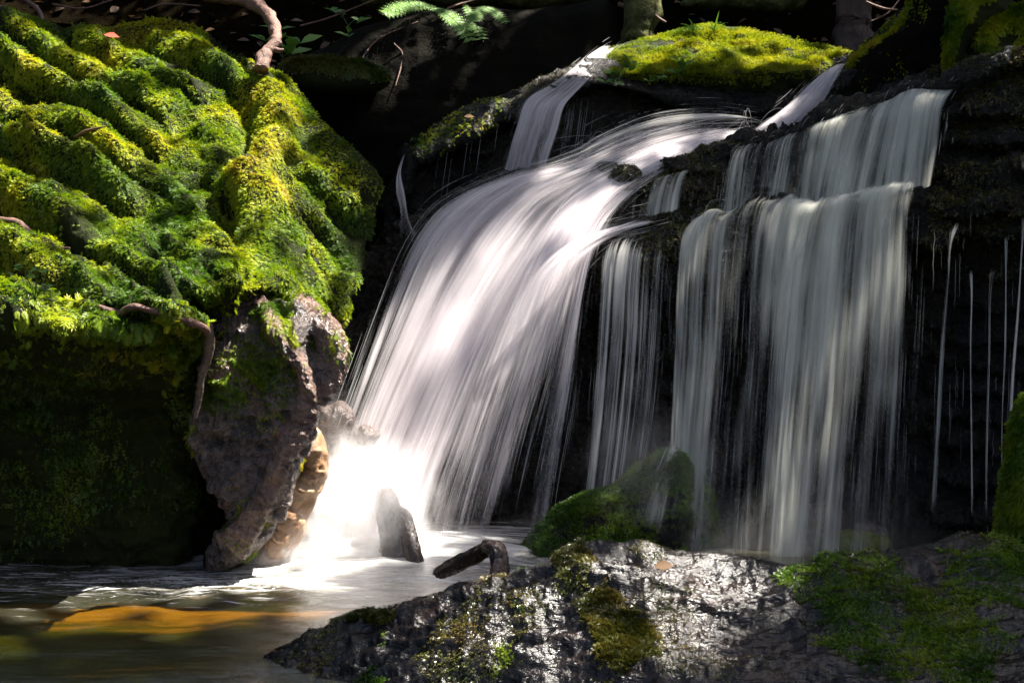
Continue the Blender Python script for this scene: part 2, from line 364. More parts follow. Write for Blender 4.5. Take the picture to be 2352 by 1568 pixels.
def water_mat(name, col=(0.87, 0.81, 0.83), k=1.5, freq=(7, 24, 70, 190), vf=(0.6, 0.8, 1.0, 2.0), amax=0.97):
    m, nt, out = new_mat(name)
    uv = N(nt, 'ShaderNodeUVMap', uv_map='UVMap').outputs[0]
    de = N(nt, 'ShaderNodeAttribute', attribute_name='dens').outputs['Fac']
    wts = (0.42, 0.34, 0.17, 0.07); s = None
    for f, v, w in zip(freq, vf, wts):
        n = noise(nt, mapping(nt, uv, (f, v, 1)), 1.0, 1, 0.5)
        t = math_(nt, 'MULTIPLY', math_(nt, 'SUBTRACT', n, 0.5), w*2.6)
        s = t if s is None else math_(nt, 'ADD', s, t)
    s = math_(nt, 'ADD', s, math_(nt, 'MULTIPLY', math_(nt, 'SUBTRACT', noise(nt, mapping(nt, uv, (5, 2.6, 1), loc=(3, 1, 0)), 1.0, 2, 0.5), 0.5), 0.7))
    a = math_(nt, 'ADD', de, math_(nt, 'MULTIPLY', s, k))
    mr = N(nt, 'ShaderNodeMapRange', interpolation_type='SMOOTHSTEP'); L(nt, a, mr.inputs[0]); mr.inputs[1].default_value = -0.1; mr.inputs[2].default_value = 1.25; mr.inputs[3].default_value = 0; mr.inputs[4].default_value = amax
    d = N(nt, 'ShaderNodeBsdfDiffuse'); t = N(nt, 'ShaderNodeBsdfTranslucent'); tr = N(nt, 'ShaderNodeBsdfTransparent')
    d.inputs[0].default_value = (*col, 1); t.inputs[0].default_value = (*col, 1)
    m1 = N(nt, 'ShaderNodeMixShader', i_Fac=0.5); L(nt, d.outputs[0], m1.inputs[1]); L(nt, t.outputs[0], m1.inputs[2])
    m2 = N(nt, 'ShaderNodeMixShader'); L(nt, mr.outputs[0], m2.inputs[0]); L(nt, tr.outputs[0], m2.inputs[1]); L(nt, m1.outputs[0], m2.inputs[2])
    L(nt, m2.outputs[0], out.inputs[0]); return m
WATER = water_mat('falling_water')
WATER_SOFT = water_mat('thin_falling_water', col=(0.90, 0.90, 0.80), k=2.1, freq=(9, 26, 80, 210), amax=0.9)
WATER_THREADS = water_mat('threads_of_water', col=(0.86, 0.85, 0.80), k=2.4, freq=(16, 55, 130, 260), vf=(0.5, 0.5, 0.8, 1.2))
WATER_WARM = water_mat('brown_tinted_water', col=(0.78, 0.72, 0.66), k=1.5)
m_, nt_, out_ = new_mat('droplet_trails')
d_ = N(nt_, 'ShaderNodeBsdfDiffuse'); t_ = N(nt_, 'ShaderNodeBsdfTranslucent'); x_ = N(nt_, 'ShaderNodeBsdfTransparent')
for q_ in (d_, t_): q_.inputs[0].default_value = (0.85, 0.85, 0.86, 1)
a_ = N(nt_, 'ShaderNodeMixShader', i_Fac=0.5); L(nt_, d_.outputs[0], a_.inputs[1]); L(nt_, t_.outputs[0], a_.inputs[2])
b_ = N(nt_, 'ShaderNodeMixShader'); L(nt_, N(nt_, 'ShaderNodeAttribute', attribute_name='tone').outputs['Fac'], b_.inputs[0]); L(nt_, x_.outputs[0], b_.inputs[1]); L(nt_, a_.outputs[0], b_.inputs[2]); L(nt_, b_.outputs[0], out_.inputs[0])
DROPS = m_

# ================================================================ THE GROUND
def hill_z(X, Y):
    z = np.full_like(X, -0.10)
    z = z+0.035*np.exp(-((Y-4.1)/0.2)**2)*(1-smooth(-0.55, -0.2, X))
    z = z+smooth(6.3, 12.5, Y)*5.6+np.maximum(0, Y-12.5)*0.55
    z = z+smooth(2.6, 8, -X)*3.0+smooth(2.9, 8, X)*3.0+np.maximum(0, np.abs(X)-8)*0.3
    q = np.stack([X, Y, np.zeros_like(X)], -1)
    return z+0.28*fbm(q, 0.6, 4, 5)*smooth(0, 1, np.maximum(np.abs(X)-2, Y-6))+0.03*fbm(q, 5, 3, 6)
gx = np.r_[np.linspace(-60, -9, 30), np.linspace(-8.9, 8.9, 240), np.linspace(9, 60, 30)]
gy = np.r_[np.linspace(-60, -4, 30), np.linspace(-3.9, 3.6, 60), np.linspace(3.62, 4.6, 50), np.linspace(4.65, 16, 150), np.linspace(16.2, 60, 24)]
GX, GY = np.meshgrid(gx, gy); GZ = hill_z(GX, GY)
gp = np.stack([GX, GY, GZ], -1); q = grid_faces(*GX.shape)
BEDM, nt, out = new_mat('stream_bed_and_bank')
pos = geo_pos(nt); sep = N(nt, 'ShaderNodeSeparateXYZ'); L(nt, pos, sep.inputs[0])
bedc = ramp(nt, [(0.3, (0.04, 0.06, 0.004)), (0.5, (0.09, 0.12, 0.008)), (0.66, (0.12, 0.11, 0.02))], noise(nt, pos, 1.6, 5, 0.6, 0.5)).outputs[0]
bankc = ramp(nt, [(0.3, (0.002, 0.0017, 0.001)), (0.6, (0.006, 0.0045, 0.0025)), (0.85, (0.014, 0.011, 0.005))], noise(nt, pos, 4, 6, 0.6)).outputs[0]
mr = N(nt, 'ShaderNodeMapRange'); L(nt, sep.outputs[2], mr.inputs[0]); mr.inputs[1].default_value = 0.0; mr.inputs[2].default_value = 0.1
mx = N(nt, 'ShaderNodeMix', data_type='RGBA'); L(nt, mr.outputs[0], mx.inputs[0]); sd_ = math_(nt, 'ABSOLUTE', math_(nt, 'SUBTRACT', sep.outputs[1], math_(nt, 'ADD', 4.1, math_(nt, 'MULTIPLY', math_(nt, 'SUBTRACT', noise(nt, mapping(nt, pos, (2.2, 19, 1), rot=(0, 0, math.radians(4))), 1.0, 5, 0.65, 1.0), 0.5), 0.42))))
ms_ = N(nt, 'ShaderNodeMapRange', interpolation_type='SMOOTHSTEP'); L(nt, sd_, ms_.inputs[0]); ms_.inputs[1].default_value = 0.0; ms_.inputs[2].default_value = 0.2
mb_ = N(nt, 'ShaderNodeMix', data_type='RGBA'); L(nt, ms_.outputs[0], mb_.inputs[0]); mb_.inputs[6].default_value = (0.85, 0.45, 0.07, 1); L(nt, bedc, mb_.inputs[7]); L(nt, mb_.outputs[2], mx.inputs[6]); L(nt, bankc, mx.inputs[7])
b = N(nt, 'ShaderNodeBsdfPrincipled', i_Roughness=0.9); b.inputs['Specular IOR Level'].default_value = 0.0; L(nt, mx.outputs[2], b.inputs['Base Color'])
bm = N(nt, 'ShaderNodeBump', i_Strength=0.7, i_Distance=0.05); L(nt, noise(nt, pos, 14, 6, 0.65), bm.inputs['Height']); L(nt, bm.outputs[0], b.inputs['Normal']); L(nt, b.outputs[0], out.inputs[0])
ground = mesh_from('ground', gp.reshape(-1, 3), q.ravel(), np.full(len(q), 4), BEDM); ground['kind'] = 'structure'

# ---------------------------------------------------------------- pool water
def pool_mat():
    m, nt, out = new_mat('pool_water'); pos = geo_pos(nt)
    sx = N(nt, 'ShaderNodeSeparateXYZ'); L(nt, pos, sx.inputs[0])
    # distance from the place where the fall lands, in metres
    def dist(cx, cy, kx=1.0, ky=1.0):
        a = math_(nt, 'MULTIPLY', math_(nt, 'SUBTRACT', sx.outputs[0], cx), kx); b = math_(nt, 'MULTIPLY', math_(nt, 'SUBTRACT', sx.outputs[1], cy), ky)
        return math_(nt, 'SQRT', math_(nt, 'ADD', math_(nt, 'MULTIPLY', a, a), math_(nt, 'MULTIPLY', b, b)))
    d1 = dist(-0.45, 4.95, 0.75, 1.0); d2 = dist(-1.0, 4.3, 0.6, 2.3)
    flow = mapping(nt, pos, (2.2, 7.5, 1), rot=(0, 0, math.radians(-8)))
    n1 = noise(nt, flow, 1.0, 6, 0.62, 1.2); n2 = noise(nt, mapping(nt, pos, (13, 46, 1), rot=(0, 0, math.radians(14))), 1.0, 5, 0.7, 2.2)
    f1 = math_(nt, 'SUBTRACT', 0.85, math_(nt, 'MULTIPLY', d1, 0.95))                    # thick foam by the splash
    foam = math_(nt, 'ADD', f1, math_(nt, 'MULTIPLY', math_(nt, 'SUBTRACT', n1, 0.5), 2.2))
    fo = N(nt, 'ShaderNodeMapRange', interpolation_type='SMOOTHSTEP'); L(nt, foam, fo.inputs[0]); fo.inputs[1].default_value = 0.0; fo.inputs[2].default_value = 0.95; fo.inputs[3].default_value = 0.0; fo.inputs[4].default_value = 0.92
    band = math_(nt, 'SUBTRACT', 0.55, math_(nt, 'MULTIPLY', d2, 0.8))                   # broken ripples further out
    rip = N(nt, 'ShaderNodeMapRange', interpolation_type='SMOOTHSTEP'); L(nt, math_(nt, 'ADD', band, math_(nt, 'MULTIPLY', math_(nt, 'SUBTRACT', n2, 0.54), 5.5)), rip.inputs[0]); rip.inputs[1].default_value = 0.45; rip.inputs[2].default_value = 1.0; rip.inputs[3].default_value = 0; rip.inputs[4].default_value = 0.8
    fm = N(nt, 'ShaderNodeMapRange', interpolation_type='SMOOTHSTEP'); L(nt, math_(nt, 'ADD', math_(nt, 'SUBTRACT', 0.55, math_(nt, 'MULTIPLY', d2, 0.55)), math_(nt, 'MULTIPLY', math_(nt, 'SUBTRACT', noise(nt, mapping(nt, pos, (3.2, 24, 1), rot=(0, 0, math.radians(5))), 1.0, 6, 0.68, 1.6), 0.5), 3.6)), fm.inputs[0]); fm.inputs[1].default_value = 0.2; fm.inputs[2].default_value = 1.0; fm.inputs[3].default_value = 0; fm.inputs[4].default_value = 0.6
    fac = math_(nt, 'MAXIMUM', math_(nt, 'MAXIMUM', fo.outputs[0], fm.outputs[0]), rip.outputs[0])
    murk = math_(nt, 'MULTIPLY', n1, 0.02)
    fac = math_(nt, 'MAXIMUM', fac, murk)
    h = math_(nt, 'ADD', math_(nt, 'MULTIPLY', n1, 0.7), math_(nt, 'MULTIPLY', n2, 0.3))
    bm = N(nt, 'ShaderNodeBump', i_Strength=0.35, i_Distance=0.03); L(nt, h, bm.inputs['Height'])
    tr = N(nt, 'ShaderNodeBsdfTransparent'); tr.inputs[0].default_value = (0.66, 0.60, 0.34, 1)
    gl = N(nt, 'ShaderNodeBsdfGlossy', i_Roughness=0.12); L(nt, bm.outputs[0], gl.inputs['Normal']); gl.inputs[0].default_value = (0.9, 0.9, 0.9, 1)
    fr = N(nt, 'ShaderNodeFresnel', i_IOR=1.33); L(nt, bm.outputs[0], fr.inputs['Normal'])
    tb = N(nt, 'ShaderNodeBsdfDiffuse'); tb.inputs[0].default_value = (0.06, 0.058, 0.014, 1)
    tm = N(nt, 'ShaderNodeMixShader', i_Fac=0.3); L(nt, tr.outputs[0], tm.inputs[1]); L(nt, tb.outputs[0], tm.inputs[2])
    a = N(nt, 'ShaderNodeMixShader'); L(nt, math_(nt, 'MULTIPLY', fr.outputs[0], 0.6), a.inputs[0]); L(nt, tm.outputs[0], a.inputs[1]); L(nt, gl.outputs[0], a.inputs[2])
    df = N(nt, 'ShaderNodeBsdfDiffuse'); df.inputs[0].default_value = (0.78, 0.77, 0.75, 1); L(nt, bm.outputs[0], df.inputs['Normal'])
    b = N(nt, 'ShaderNodeMixShader'); L(nt, fac, b.inputs[0]); L(nt, a.outputs[0], b.inputs[1]); L(nt, df.outputs[0], b.inputs[2])
    L(nt, b.outputs[0], out.inputs[0]); return m
wx, wy = np.meshgrid(np.linspace(-3.4, 3.4, 260), np.linspace(-8, 6.2, 420))
wp = np.stack([wx, wy, np.zeros_like(wx)], -1)
wp[..., 2] = 0.014*fbm(wp*np.array((1.0, 2.6, 1)), 2.4, 3, 9)+0.07*np.exp(-(((wx+0.45)/0.5)**2+((wy-4.9)/0.35)**2))+0.025*np.exp(-(((wx+1.0)/0.7)**2+((wy-4.0)/0.3)**2))*fbm(wp*np.array((1, 2.0, 1)), 9, 3, 19)
q = grid_faces(*wx.shape)
pool = mesh_from('pool_water', wp.reshape(-1, 3), q.ravel(), np.full(len(q), 4), pool_mat()); pool['kind'] = 'structure'

# ================================================================ LEFT MOSSY BOULDER
boulder = thing('mossy_boulder', P(300, 1290, 4.7), 'huge furrowed boulder covered in sunlit yellow-green moss beside the splash', 'boulder')
B_OUT = [(-260, 60), (-60, 38), (60, 40), (150, 58), (230, 62), (300, 45), (385, 36), (470, 62), (530, 105), (600, 150), (650, 172), (690, 215), (735, 268), (790, 320), (850, 370), (882, 415),
         (872, 470), (850, 540), (835, 610), (812, 680), (800, 740), (775, 800), (745, 860), (720, 905), (712, 980), (690, 1060), (655, 1140), (610, 1220), (540, 1290), (490, 1330), (300, 1345), (0, 1345), (-260, 1345), (-400, 900), (-400, 300)]
CR = np.array([-240, -120, -20, 62, 150, 255, 350, 475, 600, 730]); CA = np.array([.06, .08, .07, .09, .13, .11, .15, .12, .13, .1])
def b_ridges(PX, PY, pos):
    w = 85*fbm(pos, 1.3, 2, 33)+30*fbm(pos, 4.0, 2, 36)+6*fbm(pos, 12, 2, 34)
    c = PY-(0.40*PX+0.00030*np.maximum(PX, 0)**2)+w
    right = smooth(430, 620, PX)                                      # the ridges turn steeply down to the right
    c = c-right*0.25*(PX-430)
    k = np.clip(np.searchsorted(CR, c.ravel()).reshape(c.shape)-1, 0, len(CR)-2)
    t = np.clip((c-CR[k])/(CR[k+1]-CR[k]), 0, 1)
    prof = np.where(t < 0.15, 1-smooth(0, 0.15, t), np.clip((t-0.16)/0.84, 0, 1)**1.05)
    amp = np.where(t < 0.18, CA[k], CA[k+1])*np.clip(0.7+2.0*fbm(pos, 1.8, 2, 35), 0.15, 1.5)
    return prof, amp
def b_yc(PX, PY):
    top = 5.8-0.0029*np.clip(PY-40, 0, 640)                          # the mossy slope leans back
    low = 3.90+0.60*smooth(730, 930, PY)+0.10*smooth(900, 1290, PY)   # hollow below the overhang
    y = np.where(PY < 680, top, low+(5.8-0.0029*640-3.90)*(1-smooth(680, 760, PY)))
    rgt = smooth(380, 520, PX)*smooth(640, 760, PY)
    y = y+0.5*smooth(540, 720, PX)*smooth(330, 600, PY)
    y = y*(1-rgt)+rgt*(4.62+0.35*smooth(800, 1290, PY)-0.0*(PX))
    return y+0.0006*np.maximum(PX-560, 0)+0.10
def b_disp(PX, PY, pos, nrm):
    prof, amp = b_ridges(PX, PY, pos)
    up = 1-smooth(660, 790, PY-0.10*PX)
    ac = 0.40+0.0006*np.maximum(PX, 0); al = np.stack([(PX+ac*PY)*0.004, (PY-ac*PX)*0.016, pos[..., 1]*2], -1)
    h = blur(up*(prof*amp*1.15*(1-0.45*smooth(480, 640, PX))-0.06), 2, 2)+up*0.035*ridged(al, 1.0, 3, 46)*(1-0.5*smooth(480, 640, PX))-up*0.14*np.exp(-((prof-0.02)/0.10)**2)*smooth(0.02, 0.07, amp)*(1-smooth(480, 640, PX))+up*0.03*fbm(pos, 11, 3, 47)
    # the nose rib that drapes down at the right of the slope
    rib = np.interp(PY, [120, 180, 240, 300, 350, 400, 460, 540, 640, 720], [560, 600, 640, 640, 610, 575, 590, 625, 665, 720])
    h = h+0.09*np.exp(-((PX-rib)/42)**2)*smooth(130, 200, PY)*(1-smooth(690, 760, PY))
    h = h-0.07*np.exp(-((PX-rib+70)/30)**2)*smooth(170, 240, PY)*(1-smooth(480, 560, PY))
    h = h+0.035*fbm(pos, 7, 4, 40)+0.012*fbm(pos, 30, 3, 41)
    low = smooth(650, 800, PY)
    h = h+low*(0.05*ridged(pos, 4, 4, 44)+0.02*ridged(pos, 16, 3, 45))
    return h
bs = inflate('rock', B_OUT, b_yc, 0.10, 0.9, 150, 4.0, SOIL, boulder, b_disp, rough=7, npoly=200, seed=1)
def b_mask(PX, PY, pos, nrm):
    edge = np.interp(PX, [-300, 0, 150, 280, 400, 470, 560, 640, 720, 800, 880], [690, 720, 700, 750, 790, 765, 700, 710, 760, 710, 520])
    m = 1-smooth(-60, 50, PY-edge+90*fbm(pos, 5, 3, 50))
    prof, amp = b_ridges(PX, PY, pos)
    m = m*(1-0.97*(1-smooth(0.06, 0.3, prof))*smooth(0.02, 0.06, amp))*smooth(-0.55, -0.3, fbm(pos, 6, 3, 51)+0.1)
    right = smooth(690, 790, PX-0.2*(PY-300))
    return m*(1-0.55*right)
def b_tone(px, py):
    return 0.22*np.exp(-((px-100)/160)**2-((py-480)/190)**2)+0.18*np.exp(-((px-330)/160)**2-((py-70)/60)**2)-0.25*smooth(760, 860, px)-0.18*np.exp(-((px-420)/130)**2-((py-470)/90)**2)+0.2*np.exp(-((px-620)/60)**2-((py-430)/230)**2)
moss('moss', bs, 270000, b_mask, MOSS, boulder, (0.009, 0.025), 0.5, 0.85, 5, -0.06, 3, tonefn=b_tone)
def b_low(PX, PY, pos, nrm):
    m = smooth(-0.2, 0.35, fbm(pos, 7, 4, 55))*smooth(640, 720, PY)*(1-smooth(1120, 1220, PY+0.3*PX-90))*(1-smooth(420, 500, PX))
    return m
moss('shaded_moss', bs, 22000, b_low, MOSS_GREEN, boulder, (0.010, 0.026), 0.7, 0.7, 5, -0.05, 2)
def b_hang(PX, PY, pos, nrm):
    e = np.interp(PX, [-300, 0, 150, 280, 400, 470, 560], [700, 730, 710, 760, 800, 770, 710])
    return np.exp(-((PY-e)/40)**2)*(1-smooth(500, 600, PX))*smooth(-0.2, 0.2, fbm(pos, 7, 2, 56))
moss('hanging_moss', bs, 6000, b_hang, MOSS, boulder, (0.03, 0.06), 0.95, 0.5, 5, 0.05, 4)

def on_surf(s, px, py, lift=0.0):
    i = np.nanargmin(np.where(s.ok, (s.px-px)**2+(s.py-py)**2, np.inf)); return s.pos.reshape(-1, 3)[i]+s.nrm.reshape(-1, 3)[i]*lift
for pts, r, lab in (([(-10, 300), (45, 322), (90, 345), (140, 372)], .010, 'pale bare root lying along the upper mossy ridges at the far left'),
                    ([(0, 512), (40, 525), (95, 545), (150, 575)], .011, 'pale bare root in the golden moss above the round leaved plant'),
                    ([(185, 335), (220, 350), (262, 368)], .006, 'thin dry twig lying in a furrow of the mossy boulder'),
                    ([(230, 705), (280, 700), (335, 712), (400, 735), (440, 760)], .010, 'bare wet root under the lower lip of the moss')):
    t = thing('tree_root', on_surf(bs, *pts[0]), lab, 'root')
    tube('stem', np.array([on_surf(bs, x, y, 0.022) for x, y in pts]), [r*.7]+[r]*(len(pts)-2)+[r*.4], TWIG, t, 50, 10, 0.35, 45, ridg=0.25, nscale=40)
# the wet rock face under the moss, with its pale bands
face = thing('wet_rock', P(560, 1290, 4.5), 'wet brown and grey rock face with smooth pale band between dark hollow and splash', 'rock')
F_OUT = [(440, 960), (462, 890), (466, 800), (490, 720), (545, 680), (600, 640), (680, 660), (745, 715), (782, 790), (778, 860), (742, 915), (716, 970), (700, 1040), (668, 1120), (636, 1200), (600, 1262), (520, 1312), (478, 1318), (468, 1270), (520, 1190), (500, 1120), (450, 1040)]
RIBS = [(np.array([(520, 650), (565, 700), (610, 742), (660, 792), (698, 845), (700, 905), (676, 975), (645, 1050), (606, 1130), (575, 1200), (548, 1245)], float), 17, .06),
        (np.array([(600, 640), (660, 690), (715, 735), (756, 790), (764, 845), (735, 890), (700, 915)], float), 16, .05),
        (np.array([(480, 850), (530, 850), (575, 890), (600, 940)], float), 18, .03)]
def rib_field(PX, PY):
    tot = 0; lab = 0
    for c, wd, am in RIBS:
        c = catmull(c, 40); d = np.full(PX.shape, 1e9)
        for a, b_ in zip(c[:-1], c[1:]):
            e = b_-a; t = np.clip(((PX-a[0])*e[0]+(PY-a[1])*e[1])/(e@e), 0, 1); d = np.minimum(d, (PX-a[0]-t*e[0])**2+(PY-a[1]-t*e[1])**2)
        d = np.sqrt(d); g = 1-smooth(wd*0.45, wd*1.5, d); tot = np.maximum(tot, am*g); lab = np.maximum(lab, 1-smooth(wd*0.7, wd*1.3, d))
    return tot, lab
def f_disp(PX, PY, pos, nrm):
    rib, lab = rib_field(PX, PY)
    st = pos*np.array((2.2, 1, 1.0))
    return rib+(1-0.65*lab)*(0.065*ridged(pos, 4.5, 4, 61)+0.03*ridged(pos, 17, 4, 62))+lab*0.014*ridged(st, 26, 4, 63)-0.10*np.exp(-((PX-715)/22)**2-((PY-785)/30)**2)-0.06*np.exp(-((PX-600)/45)**2-((PY-880)/60)**2)-0.05*smooth(1150, 1290, PY)*(1-lab)
fs = inflate('rock', F_OUT, lambda x, y: 4.38+0.06*smooth(760, 1290, y)+0.34*(1-smooth(640, 770, y)), 0.12, 0.5, 70, 2.5, FACEM, face, f_disp, rough=9, npoly=160, seed=2, attr=lambda x, y, p: rib_field(x, y)[1])
def f_mask(PX, PY, pos, nrm):
    rib, lab = rib_field(PX, PY)
    a = 1.2*np.exp(-((PX-585)/65)**2-((PY-850)/60)**2)+np.exp(-((PX-500)/30)**2-((PY-905)/30)**2)+0.6*smooth(0.15, 0.4, fbm(pos, 8, 3, 65))+1.6*(1-smooth(700, 790, PY-0.3*(PX-600)))
    return a*smooth(-0.2, 0.1, fbm(pos, 9, 2, 66))*(1-0.85*lab*smooth(720, 790, PY))
moss('moss', fs, 13000, f_mask, MOSS, face, (0.010, 0.024), 0.6, 0.6, 6, -0.1, 3)
root2 = thing('tree_root', P(460, 740, 4.15), 'thin mossy root hanging straight down over the dark hollow', 'root')
tube('stem', P([420, 440, 462, 480, 478, 462, 455, 448], [700, 715, 735, 762, 810, 870, 920, 960], [4.2, 4.14, 4.09, 4.06, 4.1, 4.14, 4.18, 4.2]), [.006, .010, .013, .017, .016, .013, .010, .006], ROOTM, root2, 100, 16, 0.35, 7, ridg=0.2, nscale=25)
ochre = thing('ochre_rock', P(650, 1240, 4.7), 'ochre stained rock slab half hidden by white spray', 'rock')
os_ = inflate('rock', [(700, 960), (735, 990), (748, 1080), (720, 1160), (690, 1240), (640, 1300), (590, 1300), (590, 1240), (630, 1160), (668, 1070)], lambda x, y: 4.62+0.0*x, 0.12, 0.4, 80, 4, ORANGE_ROCK, ochre, lambda a, b, p, n: 0.05*ridged(p, 6, 4, 71)+0.02*ridged(p, 20, 3, 72), rough=14, seed=3)
for k, (px, py, r) in enumerate(((770, 950, 48), (835, 985, 38))):
    ang = np.linspace(0, 2*math.pi, 10, endpoint=False)
    t = thing('wet_rock', P(px, py+40, 4.95), ('dark reddish wet rock poking out through the spray', 'small wet rock with white water breaking over its top')[k], 'rock')
    inflate('rock', [(px+r*math.cos(a)*random.uniform(.8, 1.15), py+15+r*0.9*math.sin(a)*random.uniform(.8, 1.15)) for a in ang]+[], lambda x, y: 4.95+0*x, 0.12, 0.25, r*0.9, 3, PINK_ROCK, t, lambda a, b, p, n: 0.03*ridged(p, 9, 4, 75), rough=5, seed=4+k)

# ================================================================ CLIFF
COLS = np.array([780, 860, 940, 1050, 1150, 1300, 1400, 1500, 1600, 1700, 1850, 2000, 2120, 2250, 2352, 2640.])
def cont(py, Y): return np.c_[COLS, np.array(py, float), np.broadcast_to(np.asarray(Y, float), COLS.shape)]
LIPY = np.array([5.25, 5.3, 5.3, 5.3, 5.3, 5.3, 5.3, 5.25, 5.3, 5.35, 5.35, 5.35, 5.28, 5.15, 5.05, 4.8])
lip = [640, 590, 510, 445, 418, 402, 396, 408, 355, 322, 292, 235, 205, 182, 150, 80]
ledge = [760, 730, 690, 620, 600, 585, 560, 535, 512, 482, 462, 445, 434, 420, 400, 370]
def jag_lip(x): return 13*fbm(np.stack([x/70, 0*x, 0*x+.5], -1), 1, 3, 301)*smooth(1450, 1550, x)
def jag_ledge(x): return 24*fbm(np.stack([x/60, 0*x, 0*x+.5], -1), 1, 3, 305)*smooth(1350, 1480, x)
cliff_c = [cont([700, 640, 560, 500, 470, 455, 445, 420, 385, 345, 305, 230, 185, 140, 115, 50], LIPY+0.75),
           cont(np.array(lip)-2, LIPY+0.12), cont(lip, LIPY), cont(np.array(lip)+22, LIPY-0.02),
           cont(np.array(ledge)-38, LIPY-0.03), cont(np.array(ledge)-12, LIPY-0.07), cont(ledge, LIPY-0.17), cont(np.array(ledge)+40, LIPY-0.20),
           cont(np.array(ledge)+110, LIPY-0.2), cont(np.array(ledge)+190, LIPY+0.10), cont(np.full(16, 1000), LIPY+0.25), cont(np.full(16, 1420), LIPY+0.2)]
fine = np.linspace(780, 2640, 150)
cliff_c = [np.c_[fine, np.interp(fine, COLS, c_[:, 1])+(jag_lip(fine) if 1 <= i_ <= 3 else jag_ledge(fine) if i_ >= 4 else 0), np.interp(fine, COLS, c_[:, 2])] for i_, c_ in enumerate(cliff_c)]; COLS = fine
_bk = 0.24*(1-smooth(1330, 1450, COLS))
for c_ in cliff_c[1:]: c_[:, 2] += _bk
cliff = thing('rock_ledge', P(1500, 1300, 5.3), 'dark stepped rock ledge that the falling water runs over', 'rock ledge')
def c_disp(PX, PY, pos, nrm):
    h = 0.045*ridged(pos, 3.2, 4, 81)+0.02*ridged(pos*np.array((1, 1, 2.2)), 12, 4, 82)+0.006*fbm(pos, 55, 2, 84)
    r = smooth(2100, 2200, PX)+0.7*smooth(1430, 1480, PX)*(1-smooth(1560, 1620, PX))
    z = pos[..., 2]*7.5+0.8*pos[..., 0]+0.9*fbm(pos, 2.5, 3, 83); fr = z-np.floor(z)
    h = h+0.065*fbm(pos, 4.5, 3, 86)*smooth(1400, 1500, PX)
    return h+r*0.07*(smooth(0, 0.75, 1-fr)*1.0-smooth(0.0, 0.12, fr)*0.0-0.5)
cs = loft_rock('rock', cliff_c, 460, 520, DARK_WET, cliff, c_disp)
def c_mask(PX, PY, pos, nrm):
    up = smooth(0.0, 0.5, nrm[..., 2])
    mid = smooth(1380, 1440, PX)*(1-smooth(1690, 1740, PX))*smooth(300, 330, PY)*(1-smooth(600, 660, PY))
    rt = smooth(2110, 2160, PX)*(1-smooth(560, 680, PY))
    return (mid*(0.35+0.65*up)+rt*(0.25+0.75*up))*smooth(-0.35, 0.1, fbm(pos, 7, 3, 85))
moss('moss', cs, 34000, c_mask, MOSS_OLIVE, cliff, (0.010, 0.024), 0.6, 0.6, 7, 0.0, 2)

# the wall behind the upper basin, with its mossy strip
upper = thing('rock_ledge', P(1200, 430, 6.0), 'black upper ledge with mossy rim behind the narrow spout', 'rock ledge')
U1 = [(890, 480, 6.1), (925, 400, 6.05), (950, 330, 6.0), (1040, 282, 6.0), (1130, 240, 6.0), (1250, 185, 6.05), (1350, 150, 6.15), (1420, 150, 6.2), (1600, 190, 6.25), (1750, 205, 6.25), (1880, 180, 6.2), (1960, 130, 6.1), (2100, 20, 6.0), (2300, -40, 5.9)]
def sh(c, dy, dY): return [(x, y+dy, Y+dY) for x, y, Y in c]
upper_c = [[(x-10, y+12, Y+0.7) for x, y, Y in U1], sh(U1, -4, 0.10), U1, [(x, y+45, Y-0.14) for x, y, Y in U1], [(x, y+90, Y-0.02) for x, y, Y in U1], [(x, max(y+200, 470), Y+0.05) for x, y, Y in U1], [(x, max(y+380, 640), Y+0.05) for x, y, Y in U1]]
us = loft_rock('rock', upper_c, 300, 180, DARK_WET, upper, lambda PX, PY, p, n: 0.04*ridged(p, 3.5, 4, 91)+0.015*ridged(p, 15, 3, 92))
def u_mask(PX, PY, pos, nrm):
    strip = smooth(940, 975, PX)*(1-smooth(1090, 1190, PX)); edge = np.interp(PX, [p[0] for p in U1], [p[1] for p in U1])
    a = strip*(1-smooth(25, 60, PY-edge))*smooth(-0.35, 0.0, fbm(pos, 8, 3, 93))
    rm = smooth(1930, 1990, PX)*(1-smooth(8, 34, PY-edge))
    return a+rm
moss('moss', us, 9000, u_mask, MOSS, upper, (0.012, 0.028), 0.5, 0.6, 6, -0.05, 3)
def u_mask2(PX, PY, pos, nrm):
    edge = np.interp(PX, [p[0] for p in U1], [p[1] for p in U1]); return smooth(1100, 1180, PX)*(1-smooth(1290, 1340, PX))*(1-smooth(10, 40, PY-edge))
moss('wet_moss', us, 2500, u_mask2, MOSS_OLIVE, upper, (0.010, 0.022), 0.6, 0.6, 6, 0, 2)

# the flat sunlit boulder at the back
flatb = thing('mossy_boulder', P(1650, 220, 6.4), 'low rounded boulder with bright green moss on its sunlit top', 'boulder')
fb = inflate('rock', [(1345, 175), (1375, 125), (1430, 100), (1520, 78), (1620, 62), (1700, 62), (1770, 78), (1850, 98), (1920, 105), (1962, 122), (1930, 160), (1880, 190), (1860, 260), (1700, 300), (1500, 300), (1390, 260), (1350, 215)],
             lambda x, y: 6.75-0.0055*np.clip(y-62, 0, 105)+0.002*np.clip(y-167, 0, 100), 0.10, 0.6, 60, 3.0, SOIL, flatb, lambda a, b, p, n: 0.06*fbm(p, 4, 3, 95)+0.02*fbm(p, 18, 3, 96), rough=5, seed=7)
def fb_mask(PX, PY, pos, nrm):
    e = np.interp(PX, [1340, 1400, 1500, 1650, 1850, 1960], [205, 200, 172, 178, 160, 150]); return 1-smooth(-18, 22, PY-e+22*fbm(pos, 6, 3, 97))
